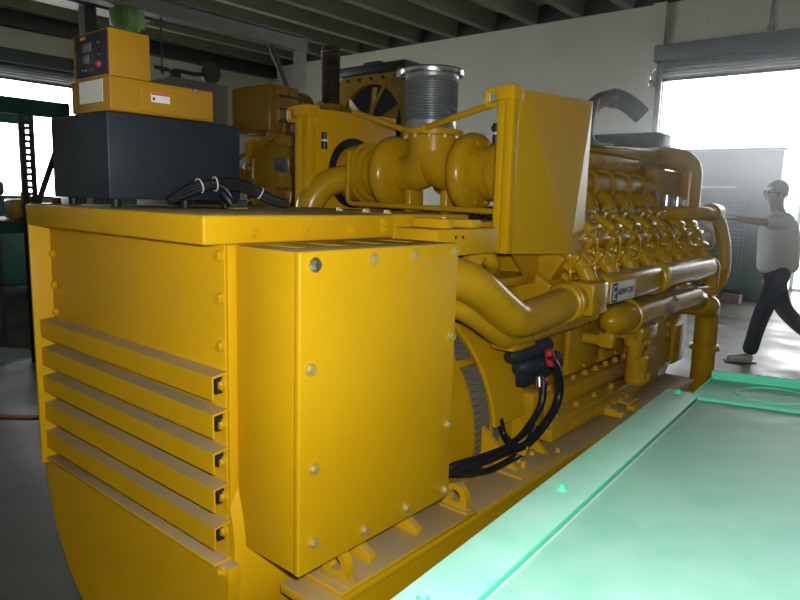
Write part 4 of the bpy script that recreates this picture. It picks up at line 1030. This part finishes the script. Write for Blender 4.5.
# conduit on far wall, small lamp
b = MB(); b.tube([(-2.70, YB - .03, 5.1), (-2.70, YB - .03, 4.46)], .02, 10); b.box(-2.75, -2.65, YB - .06, YB - .0, 4.38, 4.47, .01); tag(b.build('conduit', 'galv'), 'thin grey conduit with switch box on the wall above the far door', 'conduit')
b = MB(); b.box(-4.56, -4.48, YB - .22, YB - .099, 3.62, 3.74, .02); b.tube(smooth_path([(-4.52, YB - .17, 3.72), (-4.53, YB - .18, 3.85), (-4.47, YB - .17, 3.92)], 5), .022, 8); tag(b.build('chain_bracket', 'steel'), 'small bright chain bracket at the left top corner of the far door', 'bracket')

# ------------------------------------------------------------------ light
HAZE = 0.055  # scatter volume added to imitate lens glare near the far doorway
hz = MB(); hz.box(-4.4, 0.2, 3.2, 12.2, .3, 2.8)
hm = bpy.data.materials.new('glare_air'); hm.use_nodes = True
hn = hm.node_tree; hn.nodes.remove(hn.nodes['Principled BSDF'])
vs = hn.nodes.new('ShaderNodeVolumeScatter'); vs.inputs['Color'].default_value = (.93, .97, 1, 1); vs.inputs['Density'].default_value = HAZE; vs.inputs['Anisotropy'].default_value = 0.75
hg = hn.nodes.new('ShaderNodeNewGeometry'); hs = hn.nodes.new('ShaderNodeSeparateXYZ'); hn.links.new(hg.outputs['Position'], hs.inputs[0])
hr = hn.nodes.new('ShaderNodeMapRange'); hr.inputs['From Min'].default_value = 1.0; hr.inputs['From Max'].default_value = 1.7; hr.inputs['To Min'].default_value = HAZE * .12; hr.inputs['To Max'].default_value = HAZE
hq = hn.nodes.new('ShaderNodeMapRange'); hq.inputs['From Min'].default_value = 2.0; hq.inputs['From Max'].default_value = 2.75; hq.inputs['To Min'].default_value = 1; hq.inputs['To Max'].default_value = 0
hu = hn.nodes.new('ShaderNodeMath'); hu.operation = 'MULTIPLY'; hn.links.new(hs.outputs['Z'], hq.inputs['Value'])
hn.links.new(hs.outputs['Z'], hr.inputs['Value']); hn.links.new(hr.outputs['Result'], hu.inputs[0]); hn.links.new(hq.outputs['Result'], hu.inputs[1]); hn.links.new(hu.outputs[0], vs.inputs['Density'])
hn.links.new(vs.outputs[0], hn.nodes['Material Output'].inputs['Volume'])
tag(hz.build('glare_haze', hm), 'added pale haze imitating lens glare around the bright far doorway', 'haze', None, 'stuff')
w = bpy.data.worlds.new('world'); S.world = w; w.use_nodes = True
bg = w.node_tree.nodes['Background']; bg.inputs['Color'].default_value = (0.96, 0.98, 1.0, 1); bg.inputs['Strength'].default_value = 11.0
fl = bpy.data.lights.new('camera_flash', 'SPOT'); fo = bpy.data.objects.new('camera_flash', fl); COL.objects.link(fo)
fl.energy = 125; fl.shadow_soft_size = 0.02; fl.spot_size = math.radians(150); fl.spot_blend = 0.6; fl.color = (1, .99, .96)
fo.matrix_world = Matrix.Translation((0.03, 0.03, 1.56)) @ Rm.to_4x4()
S.view_settings.view_transform = 'Standard'; S.view_settings.look = 'None'; S.view_settings.gamma = 1
S.view_settings.use_curve_mapping = False
S.view_settings.exposure = 0.0
S.cycles.use_denoising = True
S.cycles.max_bounces = 8
